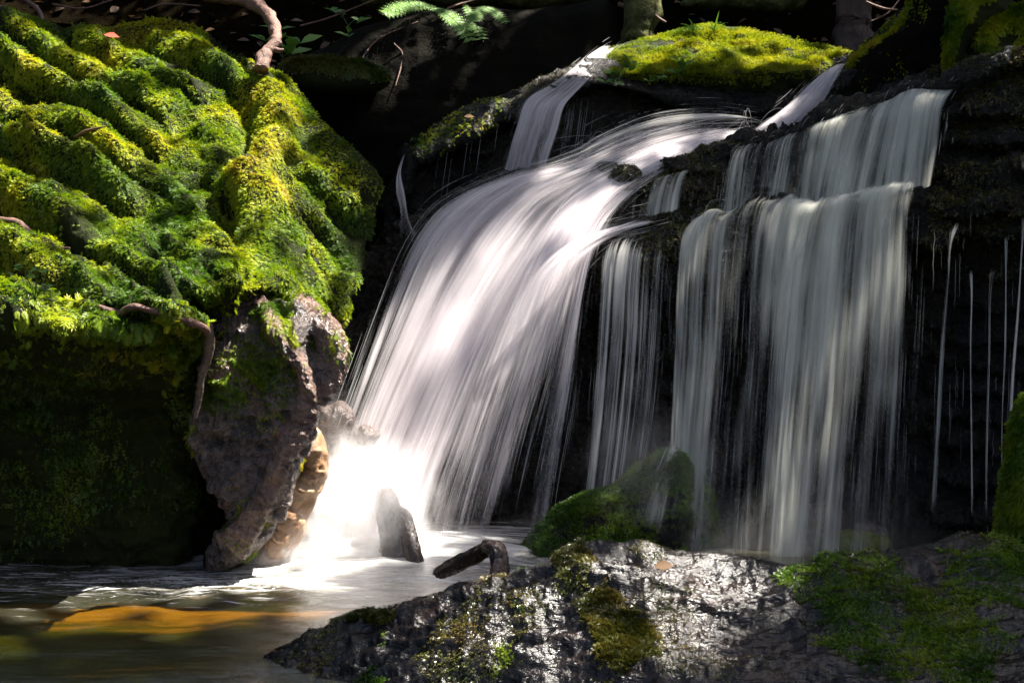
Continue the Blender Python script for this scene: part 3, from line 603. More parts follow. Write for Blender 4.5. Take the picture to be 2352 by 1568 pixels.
moss('moss', fb, 42000, lambda a, b, p, n: fb_mask(a, b, p, n)*smooth(-0.5, -0.2, fbm(p, 9, 3, 98)), MOSS_LIGHT, flatb, (0.008, 0.026), 0.25, 0.8, 7, -0.08, 2, tonefn=lambda x, y: 0.3*smooth(1800, 1900, x))
# dark root mound at the upper right with mossy rims
mound = thing('mossy_mound', P(2200, 200, 5.8), 'dark root mound with glowing mossy rims above the right curtain', 'mound')
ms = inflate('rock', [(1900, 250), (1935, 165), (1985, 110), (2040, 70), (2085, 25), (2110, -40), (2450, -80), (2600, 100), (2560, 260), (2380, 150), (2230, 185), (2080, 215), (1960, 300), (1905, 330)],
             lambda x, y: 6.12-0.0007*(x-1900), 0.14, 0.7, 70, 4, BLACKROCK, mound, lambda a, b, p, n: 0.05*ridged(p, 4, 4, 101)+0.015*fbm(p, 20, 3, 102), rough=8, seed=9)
def m_mask(PX, PY, pos, nrm):
    e = np.interp(PX, [1900, 1935, 1985, 2040, 2085, 2110], [235, 165, 110, 70, 25, -30])
    a = (1-smooth(6, 34, PY-e))*(PX < 2115)
    return a+0.06*smooth(0, 0.3, fbm(pos, 6, 3, 103))
moss('moss', ms, 8000, m_mask, MOSS, mound, (0.012, 0.028), 0.4, 0.6, 6, 0.0, 3)
for k, (pts, lab) in enumerate((([(2165, 120), (2175, 40), (2200, -30), (2300, -50), (2330, 20), (2290, 60), (2230, 110), (2210, 180), (2180, 170)], 'round moss cushion hanging on the dark root mound'),
                                ([(2240, 160), (2235, 90), (2255, 40), (2300, 15), (2380, 5), (2480, 20), (2500, 120), (2420, 150), (2330, 170), (2260, 185)], 'long mossy lobe at the far right end of the mound'))):
    t = thing('moss_cushion', P(pts[0][0], 160, 5.4), lab, 'moss')
    sN = inflate('rock', pts, lambda x, y: 5.5+0*x, 0.12, 0.25, 60, 4, SOIL, t, lambda a, b, p, n: 0.03*fbm(p, 8, 3, 105), rough=6, seed=10+k)
    moss('moss', sN, 6000, lambda PX, PY, pos, nrm: smooth(-0.05, 0.45, nrm[..., 2]*0.8-nrm[..., 0]*0.7+0.3*fbm(pos, 6, 2, 106)), MOSS, t, (0.014, 0.032), 0.6, 0.6, 6, -0.1, 3)

# right edge rock
redge = thing('mossy_rock', P(2340, 1300, 3.5), 'steep moss covered rock at the edge behind the wet foreground rock', 'rock')
rs = inflate('rock', [(2352, 900), (2330, 960), (2308, 1040), (2296, 1110), (2288, 1180), (2284, 1260), (2290, 1420), (2400, 1480), (2650, 1480), (2680, 1000), (2500, 860), (2400, 860)], lambda x, y: 3.7+0*x, 0.3, 0.4, 120, 4, SOIL, redge, lambda a, b, p, n: 0.03*fbm(p, 7, 3, 111), rough=6, seed=12)
moss('moss', rs, 16000, lambda PX, PY, pos, nrm: (PX < 2420)*smooth(-0.4, 0.1, fbm(pos, 7, 3, 112))*(1-0.6*smooth(1150, 1300, PY)), MOSS, redge, (0.012, 0.028), 0.6, 0.7, 6, -0.05, 3)

# boulder at the foot of the ledge
foot = thing('mossy_boulder', P(1400, 1290, 4.9), 'humped wet boulder with dark green moss where water strikes at the cliff foot', 'boulder')
ft = inflate('rock', [(1150, 1310), (1180, 1265), (1230, 1215), (1280, 1165), (1340, 1130), (1410, 1110), (1440, 1085), (1490, 1048), (1545, 1030), (1600, 1050), (1630, 1110), (1650, 1180), (1660, 1300), (1640, 1340), (1300, 1345)], lambda x, y: 4.93+0.34*smooth(1560, 1640, x), 0.26, 0.4, 110, 4, DARK_WET, foot, lambda a, b, p, n: 0.05*fbm(p, 5, 3, 115)+0.015*ridged(p, 16, 3, 116), rough=6, seed=13)
moss('moss', ft, 26000, lambda PX, PY, pos, nrm: smooth(-0.1, 0.35, nrm[..., 2]+0.25*fbm(pos, 6, 3, 117)), MOSS_GREEN, foot, (0.010, 0.022), 0.5, 0.6, 6, -0.05, 2)
for k, (px, py, w, h) in enumerate(((1880, 1200, 70, 42), (1990, 1225, 45, 28), (1960, 1265, 90, 50))):
    ang = np.linspace(0, 2*math.pi, 10, endpoint=False)
    lab = ('brown angular rock seen through the right curtain', 'small flat brown rock beside the angular one behind the curtain', 'low green stained rock below the brown rocks behind the curtain')[k]
    t = thing('rock', P(px, py+h, 5.1-0.05*k), lab, 'rock')
    inflate('rock', [(px+w*math.cos(a)*random.uniform(.85, 1.15), py+h*math.sin(a)*random.uniform(.85, 1.2)) for a in ang], lambda x, y: 5.1-0.05*k+0*x, 0.12, 0.2, h, 3, (PINK_ROCK, PINK_ROCK, GREENROCK)[k], t, lambda a, b, p, n: 0.03*ridged(p, 8, 4, 121+k), rough=5, seed=15+k)

# ================================================================ FOREGROUND ROCK
front = thing('wet_boulder', P(1500, 1500, 3.0), 'long glistening wet rock with moss patches across the foreground', 'boulder')
FR = [(430, 1640), (520, 1560), (575, 1525), (640, 1488), (720, 1452), (800, 1420), (880, 1394), (980, 1372), (1080, 1350), (1180, 1325), (1290, 1292), (1400, 1266), (1480, 1262), (1560, 1274), (1660, 1276), (1740, 1284), (1800, 1300), (1845, 1308), (1900, 1296), (2000, 1272), (2100, 1256), (2200, 1244), (2280, 1242), (2340, 1255), (2450, 1280), (2700, 1330), (2900, 1700), (2600, 1950), (1500, 1980), (700, 1900), (400, 1780)]
def fr_yc(PX, PY):
    top = np.interp(PX, [400, 560, 870, 1200, 1450, 1850, 2250, 2700], [1640, 1530, 1396, 1318, 1262, 1305, 1243, 1330])
    return 3.28-0.00135*np.clip(PY-top, -20, 500)+0.00012*np.maximum(1200-PX, 0)
def fr_disp(PX, PY, pos, nrm):
    st = pos*np.array((0.9, 1.6, 2.2))
    return 0.035*fbm(pos, 2.6, 3, 131)+0.036*ridged(st, 3.6, 3, 132)+0.016*ridged(st*np.array((0.7, 1, 1.3)), 13, 3, 133)+0.003*ridged(pos, 60, 2, 134)+0.03*np.exp(-((PX-1400)/140)**2-((PY-1330)/60)**2)
fr = inflate('rock', FR, fr_yc, 0.10, 0.5, 80, 3.0, FRONT_WET, front, fr_disp, rough=4, npoly=220, seed=20)
def patch(PX, PY, c): return sum(np.exp(-((PX-x)/a)**2-((PY-y)/b)**2) for x, y, a, b in c)
def fr_m1(PX, PY, pos, nrm):
    a = patch(PX, PY, [(1330, 1320, 60, 38), (1385, 1420, 60, 45), (1440, 1490, 80, 60), (1130, 1345, 50, 16), (800, 1425, 110, 14)])
    return smooth(0.35, 0.7, a+0.45*fbm(pos, 14, 3, 141))
moss('golden_moss', fr, 15000, fr_m1, MOSS_OLIVE, front, (0.010, 0.024), 0.35, 0.7, 8, -0.15, 3)
def fr_m2(PX, PY, pos, nrm):
    a = 1.1*patch(PX, PY, [(2180, 1400, 170, 110), (1960, 1400, 110, 80), (1880, 1310, 80, 22), (2080, 1520, 240, 70), (1880, 1350, 110, 50), (2260, 1330, 70, 60)])
    return smooth(0.5, 1.0, a+1.2*fbm(pos, 9, 4, 142))
moss('green_moss', fr, 24000, fr_m2, MOSS_GREEN, front, (0.008, 0.022), 0.75, 0.7, 9, 0.0, 2)
def fr_m3(PX, PY, pos, nrm): return smooth(0.0, 0.35, fbm(pos, 6, 4, 143))*smooth(600, 800, PX)
moss('thin_moss', fr, 26000, fr_m3, MOSS_OLIVE, front, (0.006, 0.014), 0.6, 0.6, 8, -0.15, 1)

# ================================================================ DRIFTWOOD
st = thing('tree_stump', P(915, 1290, 4.6), 'reddish wet stump with a split standing in the splash', 'stump')
tube('trunk', P([884, 890, 899, 906, 912, 915], [1130, 1160, 1195, 1235, 1280, 1330], [4.78, 4.74, 4.7, 4.66, 4.64, 4.62]), [.028, .042, .05, .053, .056, .06], DRIFT, st, 60, 26, 0.2, 11, ridg=0.25)
tube('side_shoot', P([912, 925, 937, 945, 955, 968], [1170, 1185, 1215, 1250, 1285, 1330], [4.72, 4.66, 4.6, 4.57, 4.55, 4.52]), [.018, .026, .028, .027, .026, .026], DRIFT, st, 50, 18, 0.15, 12, ridg=0.2)
br = thing('driftwood', P(1120, 1320, 3.9), 'dark bent driftwood branch propped against the foreground rock', 'driftwood')
tube('long_arm', P([1004, 1012, 1060, 1108, 1134, 1142], [1319, 1315, 1290, 1266, 1254, 1252], [4.0, 3.99, 3.92, 3.86, 3.82, 3.81]), [.010, .024, .030, .028, .024, .010], DRIFT, br, 90, 24, 0.12, 14, ridg=0.35, flat=0.55, nscale=30)
tube('short_arm', P([1112, 1120, 1140, 1148, 1146, 1152], [1254, 1253, 1262, 1295, 1325, 1375], [3.83, 3.82, 3.79, 3.76, 3.72, 3.66]), [.010, .022, .030, .025, .026, .034], DRIFT, br, 90, 24, 0.15, 15, ridg=0.35, flat=0.7, nscale=30)

# ================================================================ FALLING WATER
def ribbons(name, paths, widths, tones, mat, root):
    """thin curved strips along 3-D paths (n, k, 3), widened across the path"""
    n, k, _ = paths.shape
    t = unit(np.gradient(paths, axis=1)); v = unit(paths-np.array((0, 0.4, 1.2))); s = unit(np.cross(t, v))
    tap = np.sin(np.linspace(0.12, math.pi-0.12, k))[None, :, None]
    a = paths+s*widths[:, None, None]*tap*0.5; b = paths-s*widths[:, None, None]*tap*0.5
    verts = np.stack([a, b], 2).reshape(-1, 3)
    base = (np.arange(n)[:, None]*k+np.arange(k-1)[None])*2
    f = np.stack([base, base+1, base+3, base+2], -1).reshape(-1, 4)
    o = mesh_from(name, verts, f.ravel(), np.full(len(f), 4), mat, floats={'tone': np.repeat(tones, k*2)})
    under(o, root); o['kind'] = 'stuff'; return o
def stream(root, lines, mat, width, layers=((0, 0, 0),), nu=60, nv=90, names=None, jag=None, strands=0, edge=(0.0, 0.0), sw=(0.001, 0.003), fade=(0.0, 0.0), spread=0.05, st_tone=(0.08, 0.4)):
    """lines: flow lines [(px, py, Y, density)...], left to right"""
    Lf = loft(lines, nv, nu)                                  # (nu, nv, 4)
    U = np.linspace(0, 1, nu)[:, None]+0*Lf[..., 0]; V = np.linspace(0, 1, nv)[None]+0*Lf[..., 0]
    if jag is not None: Lf[..., 1] += jag(Lf[..., 0], V)
    P0 = P(Lf[..., 0], Lf[..., 1], Lf[..., 2])
    seg = np.linalg.norm(np.diff(P0, axis=1), axis=-1).mean(0); vm = np.r_[0, np.cumsum(seg)]
    for k, (dy, dd, sd) in enumerate(layers):
        Q = P0.copy(); Q[..., 1] += dy; Q[..., 1] += 0.012*fbm(np.stack([U*width*18, V*1.5, 0*U+sd], -1), 1, 3, 200+sd)
        dens = Lf[..., 3]+dd
        if edge[0]: dens = dens-1.5*(1-smooth(0, edge[0], U))
        if edge[1]: dens = dens-1.5*(1-smooth(0, edge[1], 1-U))
        if fade[0]: dens = dens-1.5*(1-smooth(0, fade[0], V))
        if fade[1]: dens = dens-1.5*(1-smooth(0, fade[1], 1-V))
        uv = np.stack([U*width+sd*3.17, np.broadcast_to(vm[None], U.shape)+sd*1.3], -1)
        q = grid_faces(nu, nv)
        o = mesh_from((names or 'water_sheet'), Q.reshape(-1, 3), q.ravel(), np.full(len(q), 4), mat, floats={'dens': dens.ravel()}, uv=uv.reshape(-1, 2)); under(o, root)
    if strands:
        u = rng.random(strands)*(nu-1); ln = rng.uniform(0.04, 0.22, strands); v0 = rng.random(strands)*(1-ln); kk = 10
        vv = (v0[:, None]+ln[:, None]*np.linspace(0, 1, kk)[None])*(nv-1)
        ui = np.clip(np.floor(u).astype(int), 0, nu-2)[:, None]; uf = (u[:, None]-ui)[..., None]
        vi = np.clip(np.floor(vv).astype(int), 0, nv-2); vf = (vv-vi)[..., None]
        pp = (P0[ui, vi]*(1-uf)+P0[ui+1, vi]*uf)*(1-vf)+(P0[ui, vi+1]*(1-uf)+P0[ui+1, vi+1]*uf)*vf
        pp = pp+rng.normal(size=(strands, 1, 3))*np.array((0.02, spread, 0.02))-np.array((0, 0.02, 0))
        dn = Lf[..., 3][ui[:, 0], vi[:, kk//2]]; ok = dn > 0.15
        ribbons('droplet_trails', pp[ok], rng.uniform(*sw, ok.sum()), rng.uniform(*st_tone, ok.sum()), DROPS, root)
    return P0

fall = thing('waterfall', P(1000, 1280, 4.9), 'broad silky white waterfall arcing left from the ledge into the splash', 'waterfall')
main_lines = [
    [(1560, 262, 5.72, .1), (1420, 300, 5.6, .2), (1290, 365, 5.45, .3), (1150, 405, 5.36, .45), (1020, 455, 5.28, .5), (945, 530, 5.2, .5), (890, 660, 5.1, .45), (840, 800, 5.0, .35), (790, 940, 4.9, .25), (735, 1100, 4.85, .3)],
    [(1640, 278, 5.72, .3), (1480, 315, 5.6, .45), (1330, 378, 5.42, .5), (1190, 425, 5.32, .75), (1090, 500, 5.24, .75), (1010, 620, 5.14, .75), (940, 770, 5.04, .7), (875, 920, 4.95, .75), (825, 1060, 4.88, .9), (790, 1180, 4.84, 1.0)],
    [(1700, 290, 5.72, .6), (1550, 325, 5.58, .75), (1390, 395, 5.38, .8), (1270, 470, 5.28, .65), (1190, 570, 5.2, .8), (1120, 690, 5.12, .95), (1050, 830, 5.02, .95), (985, 980, 4.94, .85), (930, 1120, 4.86, .75), (890, 1260, 4.8, .7)],
    [(1730, 298, 5.7, .9), (1590, 330, 5.55, 1.2), (1440, 400, 5.35, 1.25), (1330, 475, 5.24, 1.2), (1260, 570, 5.14, 1.15), (1205, 690, 5.06, 1.0), (1150, 840, 4.98, .7), (1095, 1000, 4.9, .45), (1050, 1140, 4.84, .3), (1015, 1275, 4.8, .25)],
    [(1750, 305, 5.68, .7), (1620, 338, 5.5, 1.0), (1480, 405, 5.3, 1.0), (1385, 480, 5.18, .8), (1320, 590, 5.06, 1.0), (1275, 720, 4.98, .7), (1230, 870, 4.92, .4), (1185, 1020, 4.86, .2), (1150, 1160, 4.82, .1), (1120, 1280, 4.8, .05)],
    [(1760, 310, 5.66, .3), (1640, 345, 5.48, .5), (1500, 412, 5.28, .45), (1420, 475, 5.14, .5), (1370, 560, 5.02, .55), (1345, 680, 4.96, .5), (1325, 850, 4.92, .35), (1305, 1000, 4.88, .25), (1285, 1130, 4.85, .15), (1265, 1290, 4.82, .05)]]
stream(fall, main_lines, WATER, 1.25, ((0, -0.12, 0), (0.05, -0.22, 1), (-0.05, -0.4, 2)), 130, 130, strands=1500, edge=(0.05, 0.035), fade=(0.04, 0.0), spread=0.03)
tong = [[(1520, 492, 5.12, .5), (1400, 520, 5.02, .9), (1300, 555, 4.98, 1.0), (1220, 620, 4.94, .8), (1170, 720, 4.92, .5), (1120, 850, 4.9, .2)],
        [(1530, 500, 5.1, .5), (1410, 530, 5.0, 1.1), (1320, 575, 4.95, 1.1), (1255, 650, 4.92, .8), (1210, 760, 4.9, .5), (1160, 900, 4.88, .2)],
        [(1535, 508, 5.08, .4), (1420, 542, 4.98, .7), (1345, 600, 4.93, .7), (1300, 690, 4.9, .6), (1265, 800, 4.88, .4), (1220, 950, 4.86, .2)]]
stream(fall, tong, WATER, 0.3, ((0, 0, 5),), 40, 70, names='side_tongue', edge=(0.25, 0.25), fade=(0.1, 0.25), strands=200)
fan = [[(1760, 262, 5.62, .0), (1640, 240, 5.58, .05), (1520, 245, 5.52, .1), (1410, 285, 5.45, .1), (1310, 345, 5.38, .0)], [(1765, 275, 5.62, .2), (1630, 266, 5.56, .3), (1500, 280, 5.5, .3), (1380, 325, 5.43, .3), (1270, 385, 5.35, .2)], [(1765, 292, 5.62, .3), (1610, 300, 5.54, .25), (1470, 322, 5.48, .25), (1340, 370, 5.4, .2), (1220, 420, 5.32, .3)]]
stream(fall, fan, WATER_THREADS, 0.3, ((0, -0.25, 71), (-0.05, -0.4, 72)), 60, 70, names='spray_fan', edge=(0.3, 0.2), fade=(0.15, 0.25), strands=160, sw=(0.0008, 0.002), spread=0.03, st_tone=(0.1, 0.4))
# thin arcs of drops thrown up where the chute lands
na = 120; kk = 14; arcs = []
for i in range(na):
    x0 = random.uniform(1380, 1850); f = (x0-1380)/470; y0 = 330-40*f+random.uniform(-12, 25); Y0 = 5.62+random.uniform(-.1, .1)
    w = random.uniform(15, 170)*(1.2-0.6*f); hh = random.uniform(5, 75)**1.0*random.uniform(.3, 1)*(0.7+0.4*f); t = np.linspace(0, 1, kk); sl = random.uniform(.25, .6)
    arcs.append(P(x0-w*t, y0+w*sl*t*0.6-hh*4*t*(1-t)*0.9, Y0-0.05*t))
ribbons('droplet_arcs', np.array(arcs), rng.uniform(0.001, 0.0022, na), rng.uniform(0.1, 0.6, na), DROPS, fall)

chute = thing('waterfall', P(1800, 300, 5.6), 'short slanting chute of white water beneath the flat mossy boulder', 'waterfall')
ch = [[(1918, 150, 6.0, .5), (1890, 165, 5.95, .7), (1850, 195, 5.88, .8), (1795, 245, 5.76, .7), (1715, 302, 5.62, .6)],
      [(1928, 148, 6.0, .9), (1900, 172, 5.94, 1.0), (1865, 212, 5.85, .95), (1820, 260, 5.72, .9), (1750, 312, 5.58, .9)],
      [(1936, 146, 5.98, .9), (1912, 178, 5.91, .9), (1884, 222, 5.8, .8), (1850, 268, 5.66, .6), (1800, 318, 5.54, .5)],
      [(1944, 148, 5.97, .5), (1925, 185, 5.88, .5), (1905, 230, 5.76, .4), (1875, 275, 5.62, .3), (1840, 310, 5.52, .2)]]
stream(chute, ch, WATER, 0.22, ((0, 0, 7), (0.03, 0, 8)), 50, 60, edge=(0.12, 0.2), strands=160, spread=0.02)

spout = thing('waterfall', P(1200, 420, 5.7), 'narrow spout of water falling past the mossy rim of the upper ledge', 'waterfall')
sp = [[(1405, 96, 6.4, .5), (1370, 112, 6.28, .7), (1320, 150, 6.1, .7), (1262, 192, 5.98, .7), (1205, 228, 5.85, .8), (1182, 290, 5.76, .8), (1160, 360, 5.7, .7), (1138, 428, 5.65, .6)],
      [(1412, 98, 6.4, .7), (1378, 118, 6.26, .8), (1332, 160, 6.08, .9), (1282, 200, 5.95, .7), (1235, 235, 5.82, .7), (1215, 290, 5.74, .6), (1195, 355, 5.68, .5), (1178, 425, 5.63, .4)],
      [(1418, 102, 6.4, .7), (1388, 128, 6.25, .8), (1346, 170, 6.06, .8), (1304, 208, 5.93, .6), (1268, 240, 5.8, .45), (1250, 292, 5.73, .35), (1232, 350, 5.67, .3), (1214, 415, 5.62, .3)],
      [(1422, 106, 6.4, .4), (1396, 136, 6.24, .6), (1358, 178, 6.04, .7), (1326, 212, 5.92, .6), (1300, 245, 5.79, .65), (1286, 295, 5.72, .7), (1268, 350, 5.66, .6), (1252, 405, 5.6, .5)]]
stream(spout, sp, WATER, 0.25, ((0, 0, 11), (0.03, -0.15, 12)), 50, 80, edge=(0.08, 0.08), fade=(0.08, 0.05), strands=170, spread=0.02)
left_trickle = thing('water_trickle', P(930, 520, 5.5), 'small white trickle in the dark gap beside the mossy boulder', 'trickle')
stream(left_trickle, [[(930, 345, 5.6, .3), (912, 395, 5.55, .7), (908, 440, 5.5, .8), (918, 500, 5.42, .6), (902, 600, 5.3, .4)], [(933, 345, 5.6, .3), (922, 395, 5.55, .7), (931, 440, 5.5, .6), (944, 505, 5.42, .5), (985, 570, 5.3, .3)]], WATER, 0.06, ((0, -0.15, 14),), 20, 50, edge=(0.15, 0.15), fade=(0.05, 0.2))

curt = thing('waterfall', P(1850, 1290, 4.9), 'tall two tier curtain of grey white water over the dark ledge', 'waterfall')
up = [[(1790, 315, 5.7, .1), (1710, 336, 5.42, .15), (1678, 350, 5.3, .2), (1655, 400, 5.24, .35), (1640, 490, 5.2, .3)],
      [(1830, 300, 5.7, .2), (1750, 325, 5.42, .3), (1715, 342, 5.28, .4), (1700, 400, 5.23, .55), (1690, 470, 5.2, .5)],
      [(1860, 290, 5.72, .2), (1790, 316, 5.44, .15), (1760, 330, 5.3, .1), (1745, 395, 5.26, .0), (1735, 462, 5.22, .1)],
      [(1900, 278, 5.74, .4), (1840, 298, 5.46, .5), (1812, 322, 5.28, .75), (1796, 390, 5.22, .8), (1784, 455, 5.2, .7)],
      [(1935, 264, 5.74, .3), (1885, 282, 5.46, .35), (1862, 310, 5.3, .3), (1848, 385, 5.25, .3), (1838, 452, 5.22, .3)],
      [(2010, 222, 5.76, .5), (1960, 250, 5.48, .7), (1928, 285, 5.28, .85), (1904, 365, 5.22, .85), (1885, 450, 5.18, .8)],
      [(2080, 195, 5.78, .6), (2040, 222, 5.48, .75), (2006, 262, 5.28, .75), (1980, 350, 5.22, .75), (1960, 445, 5.18, .7)],
      [(2150, 176, 5.78, .5), (2100, 200, 5.46, .7), (2070, 240, 5.26, .95), (2050, 330, 5.2, 1.0), (2030, 438, 5.16, .9)],
      [(2230, 162, 5.7, .4), (2170, 190, 5.4, .6), (2140, 228, 5.2, .7), (2124, 320, 5.14, .65), (2112, 430, 5.1, .6)],
      [(2330, 140, 5.6, .3), (2240, 178, 5.3, .4), (2186, 225, 5.12, .3), (2172, 300, 5.05, .1), (2150, 400, 5.02, .0)]]
def fwd(lines, f): return [[(x, y, Y-f(x), d) for x, y, Y, d in l] for l in lines]
up = fwd(up, lambda x: 0.03+0.07*float(smooth(1780, 1900, x)))
stream(curt, up, WATER_SOFT, 1.0, ((0, -0.27, 21), (0.03, -0.4, 22)), 130, 60, names='upper_sheet', jag=lambda x, v: jag_lip(x)*(1-smooth(0.3, 0.8, v))+jag_ledge(x)*smooth(0.5, 1, v), edge=(0.03, 0.05), fade=(0.2, 0.0), strands=500, spread=0.015)
low = [[(1650, 452, 5.16, .2), (1640, 478, 5.11, .3), (1585, 498, 5.04, .8), (1560, 545, 4.96, 1.0), (1550, 660, 4.9, .95), (1546, 800, 4.88, .95), (1542, 920, 4.86, .95), (1536, 1030, 4.84, .8)],
       [(1678, 444, 5.16, .2), (1668, 470, 5.11, .5), (1630, 490, 5.03, .8), (1608, 540, 4.95, .7), (1598, 660, 4.9, .6), (1592, 820, 4.88, .6), (1578, 1000, 4.86, .6), (1560, 1290, 4.84, .3)],
       [(1710, 436, 5.16, .2), (1700, 462, 5.11, .5), (1675, 480, 5.03, .7), (1660, 530, 4.95, .7), (1650, 660, 4.9, .7), (1642, 820, 4.88, .8), (1628, 1000, 4.86, .7), (1600, 1290, 4.84, .65)],
       [(1755, 434, 5.16, .2), (1745, 460, 5.11, .6), (1728, 478, 5.04, .7), (1716, 530, 4.97, .55), (1704, 660, 4.93, .35), (1694, 820, 4.9, .15), (1680, 1000, 4.88, .05), (1660, 1290, 4.86, .0)],
       [(1810, 426, 5.16, .2), (1800, 452, 5.11, .8), (1775, 472, 5.03, .9), (1758, 530, 4.96, .8), (1745, 660, 4.92, .6), (1735, 820, 4.9, .3), (1722, 1000, 4.88, .15), (1705, 1290, 4.86, .1)],
       [(1880, 420, 5.14, .2), (1870, 446, 5.09, .8), (1845, 466, 5.0, .95), (1825, 525, 4.93, .85), (1806, 660, 4.88, .8), (1790, 820, 4.86, .7), (1776, 1000, 4.84, .6), (1750, 1290, 4.82, .4)],
       [(1915, 416, 5.14, .2), (1905, 442, 5.09, .9), (1882, 462, 4.99, 1.05), (1865, 520, 4.92, 1.0), (1846, 660, 4.87, 1.0), (1830, 820, 4.85, 1.0), (1812, 1000, 4.83, .95), (1790, 1290, 4.81, .9)],
       [(1970, 410, 5.12, .2), (1960, 436, 5.07, .9), (1938, 456, 4.98, 1.0), (1924, 515, 4.91, .95), (1908, 660, 4.87, .85), (1894, 820, 4.85, .85), (1878, 1000, 4.83, .75), (1850, 1290, 4.81, .65)],
       [(2030, 402, 5.10, .2), (2020, 428, 5.05, .9), (2002, 448, 4.97, .9), (1990, 505, 4.9, .75), (1978, 660, 4.87, .55), (1966, 820, 4.85, .4), (1952, 1000, 4.83, .3), (1930, 1290, 4.81, .2)],
       [(2088, 394, 5.08, .2), (2078, 420, 5.03, .9), (2064, 438, 4.96, .9), (2054, 500, 4.9, .75), (2046, 660, 4.87, .6), (2038, 820, 4.85, .5), (2026, 1000, 4.83, .35), (2010, 1290, 4.81, .3)],
       [(2138, 386, 5.06, .2), (2128, 412, 5.01, .7), (2122, 430, 4.95, .8), (2116, 500, 4.9, .8), (2108, 660, 4.87, .8), (2100, 820, 4.85, .75), (2094, 1000, 4.83, .65), (2084, 1290, 4.81, .5)]]
low = [[(x, y, Y-(0.02+0.07*float(smooth(1780, 1900, x)))*(1.0 if i < 3 else 0.3), d) for i, (x, y, Y, d) in enumerate(l)] for l in low]
stream(curt, low, WATER_SOFT, 1.0, ((0, -0.27, 31), (0.04, -0.45, 32), (-0.04, -0.6, 33)), 170, 110, names='lower_sheet', jag=lambda x, v: jag_ledge(x)*(1-smooth(0.12, 0.4, v)), edge=(0.02, 0.09), fade=(0.05, 0.0), strands=900, spread=0.03, sw=(0.001, 0.0025), st_tone=(0.08, 0.3))
mid = [[(1475, 412, 5.34, .1), (1450, 425, 5.22, .2), (1440, 460, 5.16, .2), (1432, 515, 5.08, .1)], [(1545, 400, 5.34, .2), (1520, 408, 5.2, .3), (1505, 445, 5.14, .45), (1492, 505, 5.06, .4)], [(1600, 385, 5.34, .2), (1572, 395, 5.2, .3), (1556, 440, 5.14, .4), (1548, 492, 5.06, .4)], [(1650, 360, 5.36, .2), (1625, 378, 5.2, .1), (1610, 425, 5.15, .05), (1600, 485, 5.08, .1)]]
stream(curt, mid, WATER_SOFT, 0.32, ((0, -0.05, 41),), 50, 40, names='side_trickle', edge=(0.1, 0.1), fade=(0.15, 0.1), strands=50, spread=0.01, st_tone=(0.05, 0.2))
veil = thing('waterfall', P(1440, 1100, 4.87), 'thin veil of separate threads in the black gap between the two big falls', 'waterfall')
vl = [[(1400, 530, 5.02, .4), (1378, 570, 4.96, .3), (1372, 650, 4.92, .2), (1366, 800, 4.9, .1), (1356, 950, 4.88, .1), (1340, 1130, 4.87, .05), (1318, 1290, 4.86, 0.03)],
      [(1440, 528, 5.04, .5), (1412, 562, 4.95, .5), (1398, 640, 4.92, .6), (1388, 790, 4.9, .55), (1376, 950, 4.88, .55), (1356, 1130, 4.87, .5), (1334, 1290, 4.86, 0.30)],
      [(1480, 525, 5.04, .4), (1448, 560, 4.95, .5), (1436, 640, 4.92, .45), (1428, 790, 4.9, .3), (1414, 950, 4.88, .25), (1394, 1120, 4.87, .2), (1372, 1290, 4.86, 0.12)],
      [(1500, 525, 5.04, .3), (1474, 570, 4.95, .3), (1464, 650, 4.92, .4), (1456, 800, 4.9, .4), (1444, 950, 4.88, .35), (1424, 1110, 4.87, .3), (1402, 1290, 4.86, 0.18)],
      [(1530, 530, 5.03, .1), (1504, 580, 4.95, .1), (1496, 660, 4.92, .15), (1488, 810, 4.9, .15), (1476, 950, 4.88, .15), (1456, 1080, 4.87, .1), (1434, 1290, 4.86, 0.06)],
      [(1560, 535, 5.02, .1), (1540, 585, 4.95, .05), (1532, 660, 4.92, .2), (1524, 810, 4.9, .25), (1512, 930, 4.88, .25), (1500, 1040, 4.87, .2), (1478, 1290, 4.86, 0.12)]]
stream(veil, vl, WATER_THREADS, 0.42, ((0, -0.1, 61), (0.03, -0.25, 62)), 90, 80, edge=(0.1, 0.08), fade=(0.1, 0.1), strands=160, sw=(0.0008, 0.002), spread=0.02, st_tone=(0.1, 0.35))
bv_ = [[(1548, 1008, 4.86, .3), (1510, 1022, 4.80, .5), (1470, 1060, 4.72, .5), (1420, 1110, 4.66, .35), (1390, 1180, 4.62, .35), (1360, 1270, 4.6, .2)], [(1550, 1008, 4.86, .4), (1530, 1030, 4.8, .5), (1510, 1075, 4.72, .3), (1480, 1120, 4.66, .2), (1450, 1190, 4.62, .15), (1420, 1280, 4.6, .1)], [(1552, 1008, 4.86, .5), (1585, 1025, 4.82, .6), (1610, 1070, 4.78, .5), (1622, 1140, 4.74, .4), (1626, 1210, 4.72, .3), (1626, 1290, 4.7, .2)]]
stream(veil, bv_, WATER_SOFT, 0.3, ((0, -0.1, 65), (-0.03, -0.25, 66)), 50, 60, names='boulder_veil', edge=(0.3, 0.3), fade=(0.1, 0.35), strands=60, sw=(0.0008, 0.002), st_tone=(0.05, 0.2))
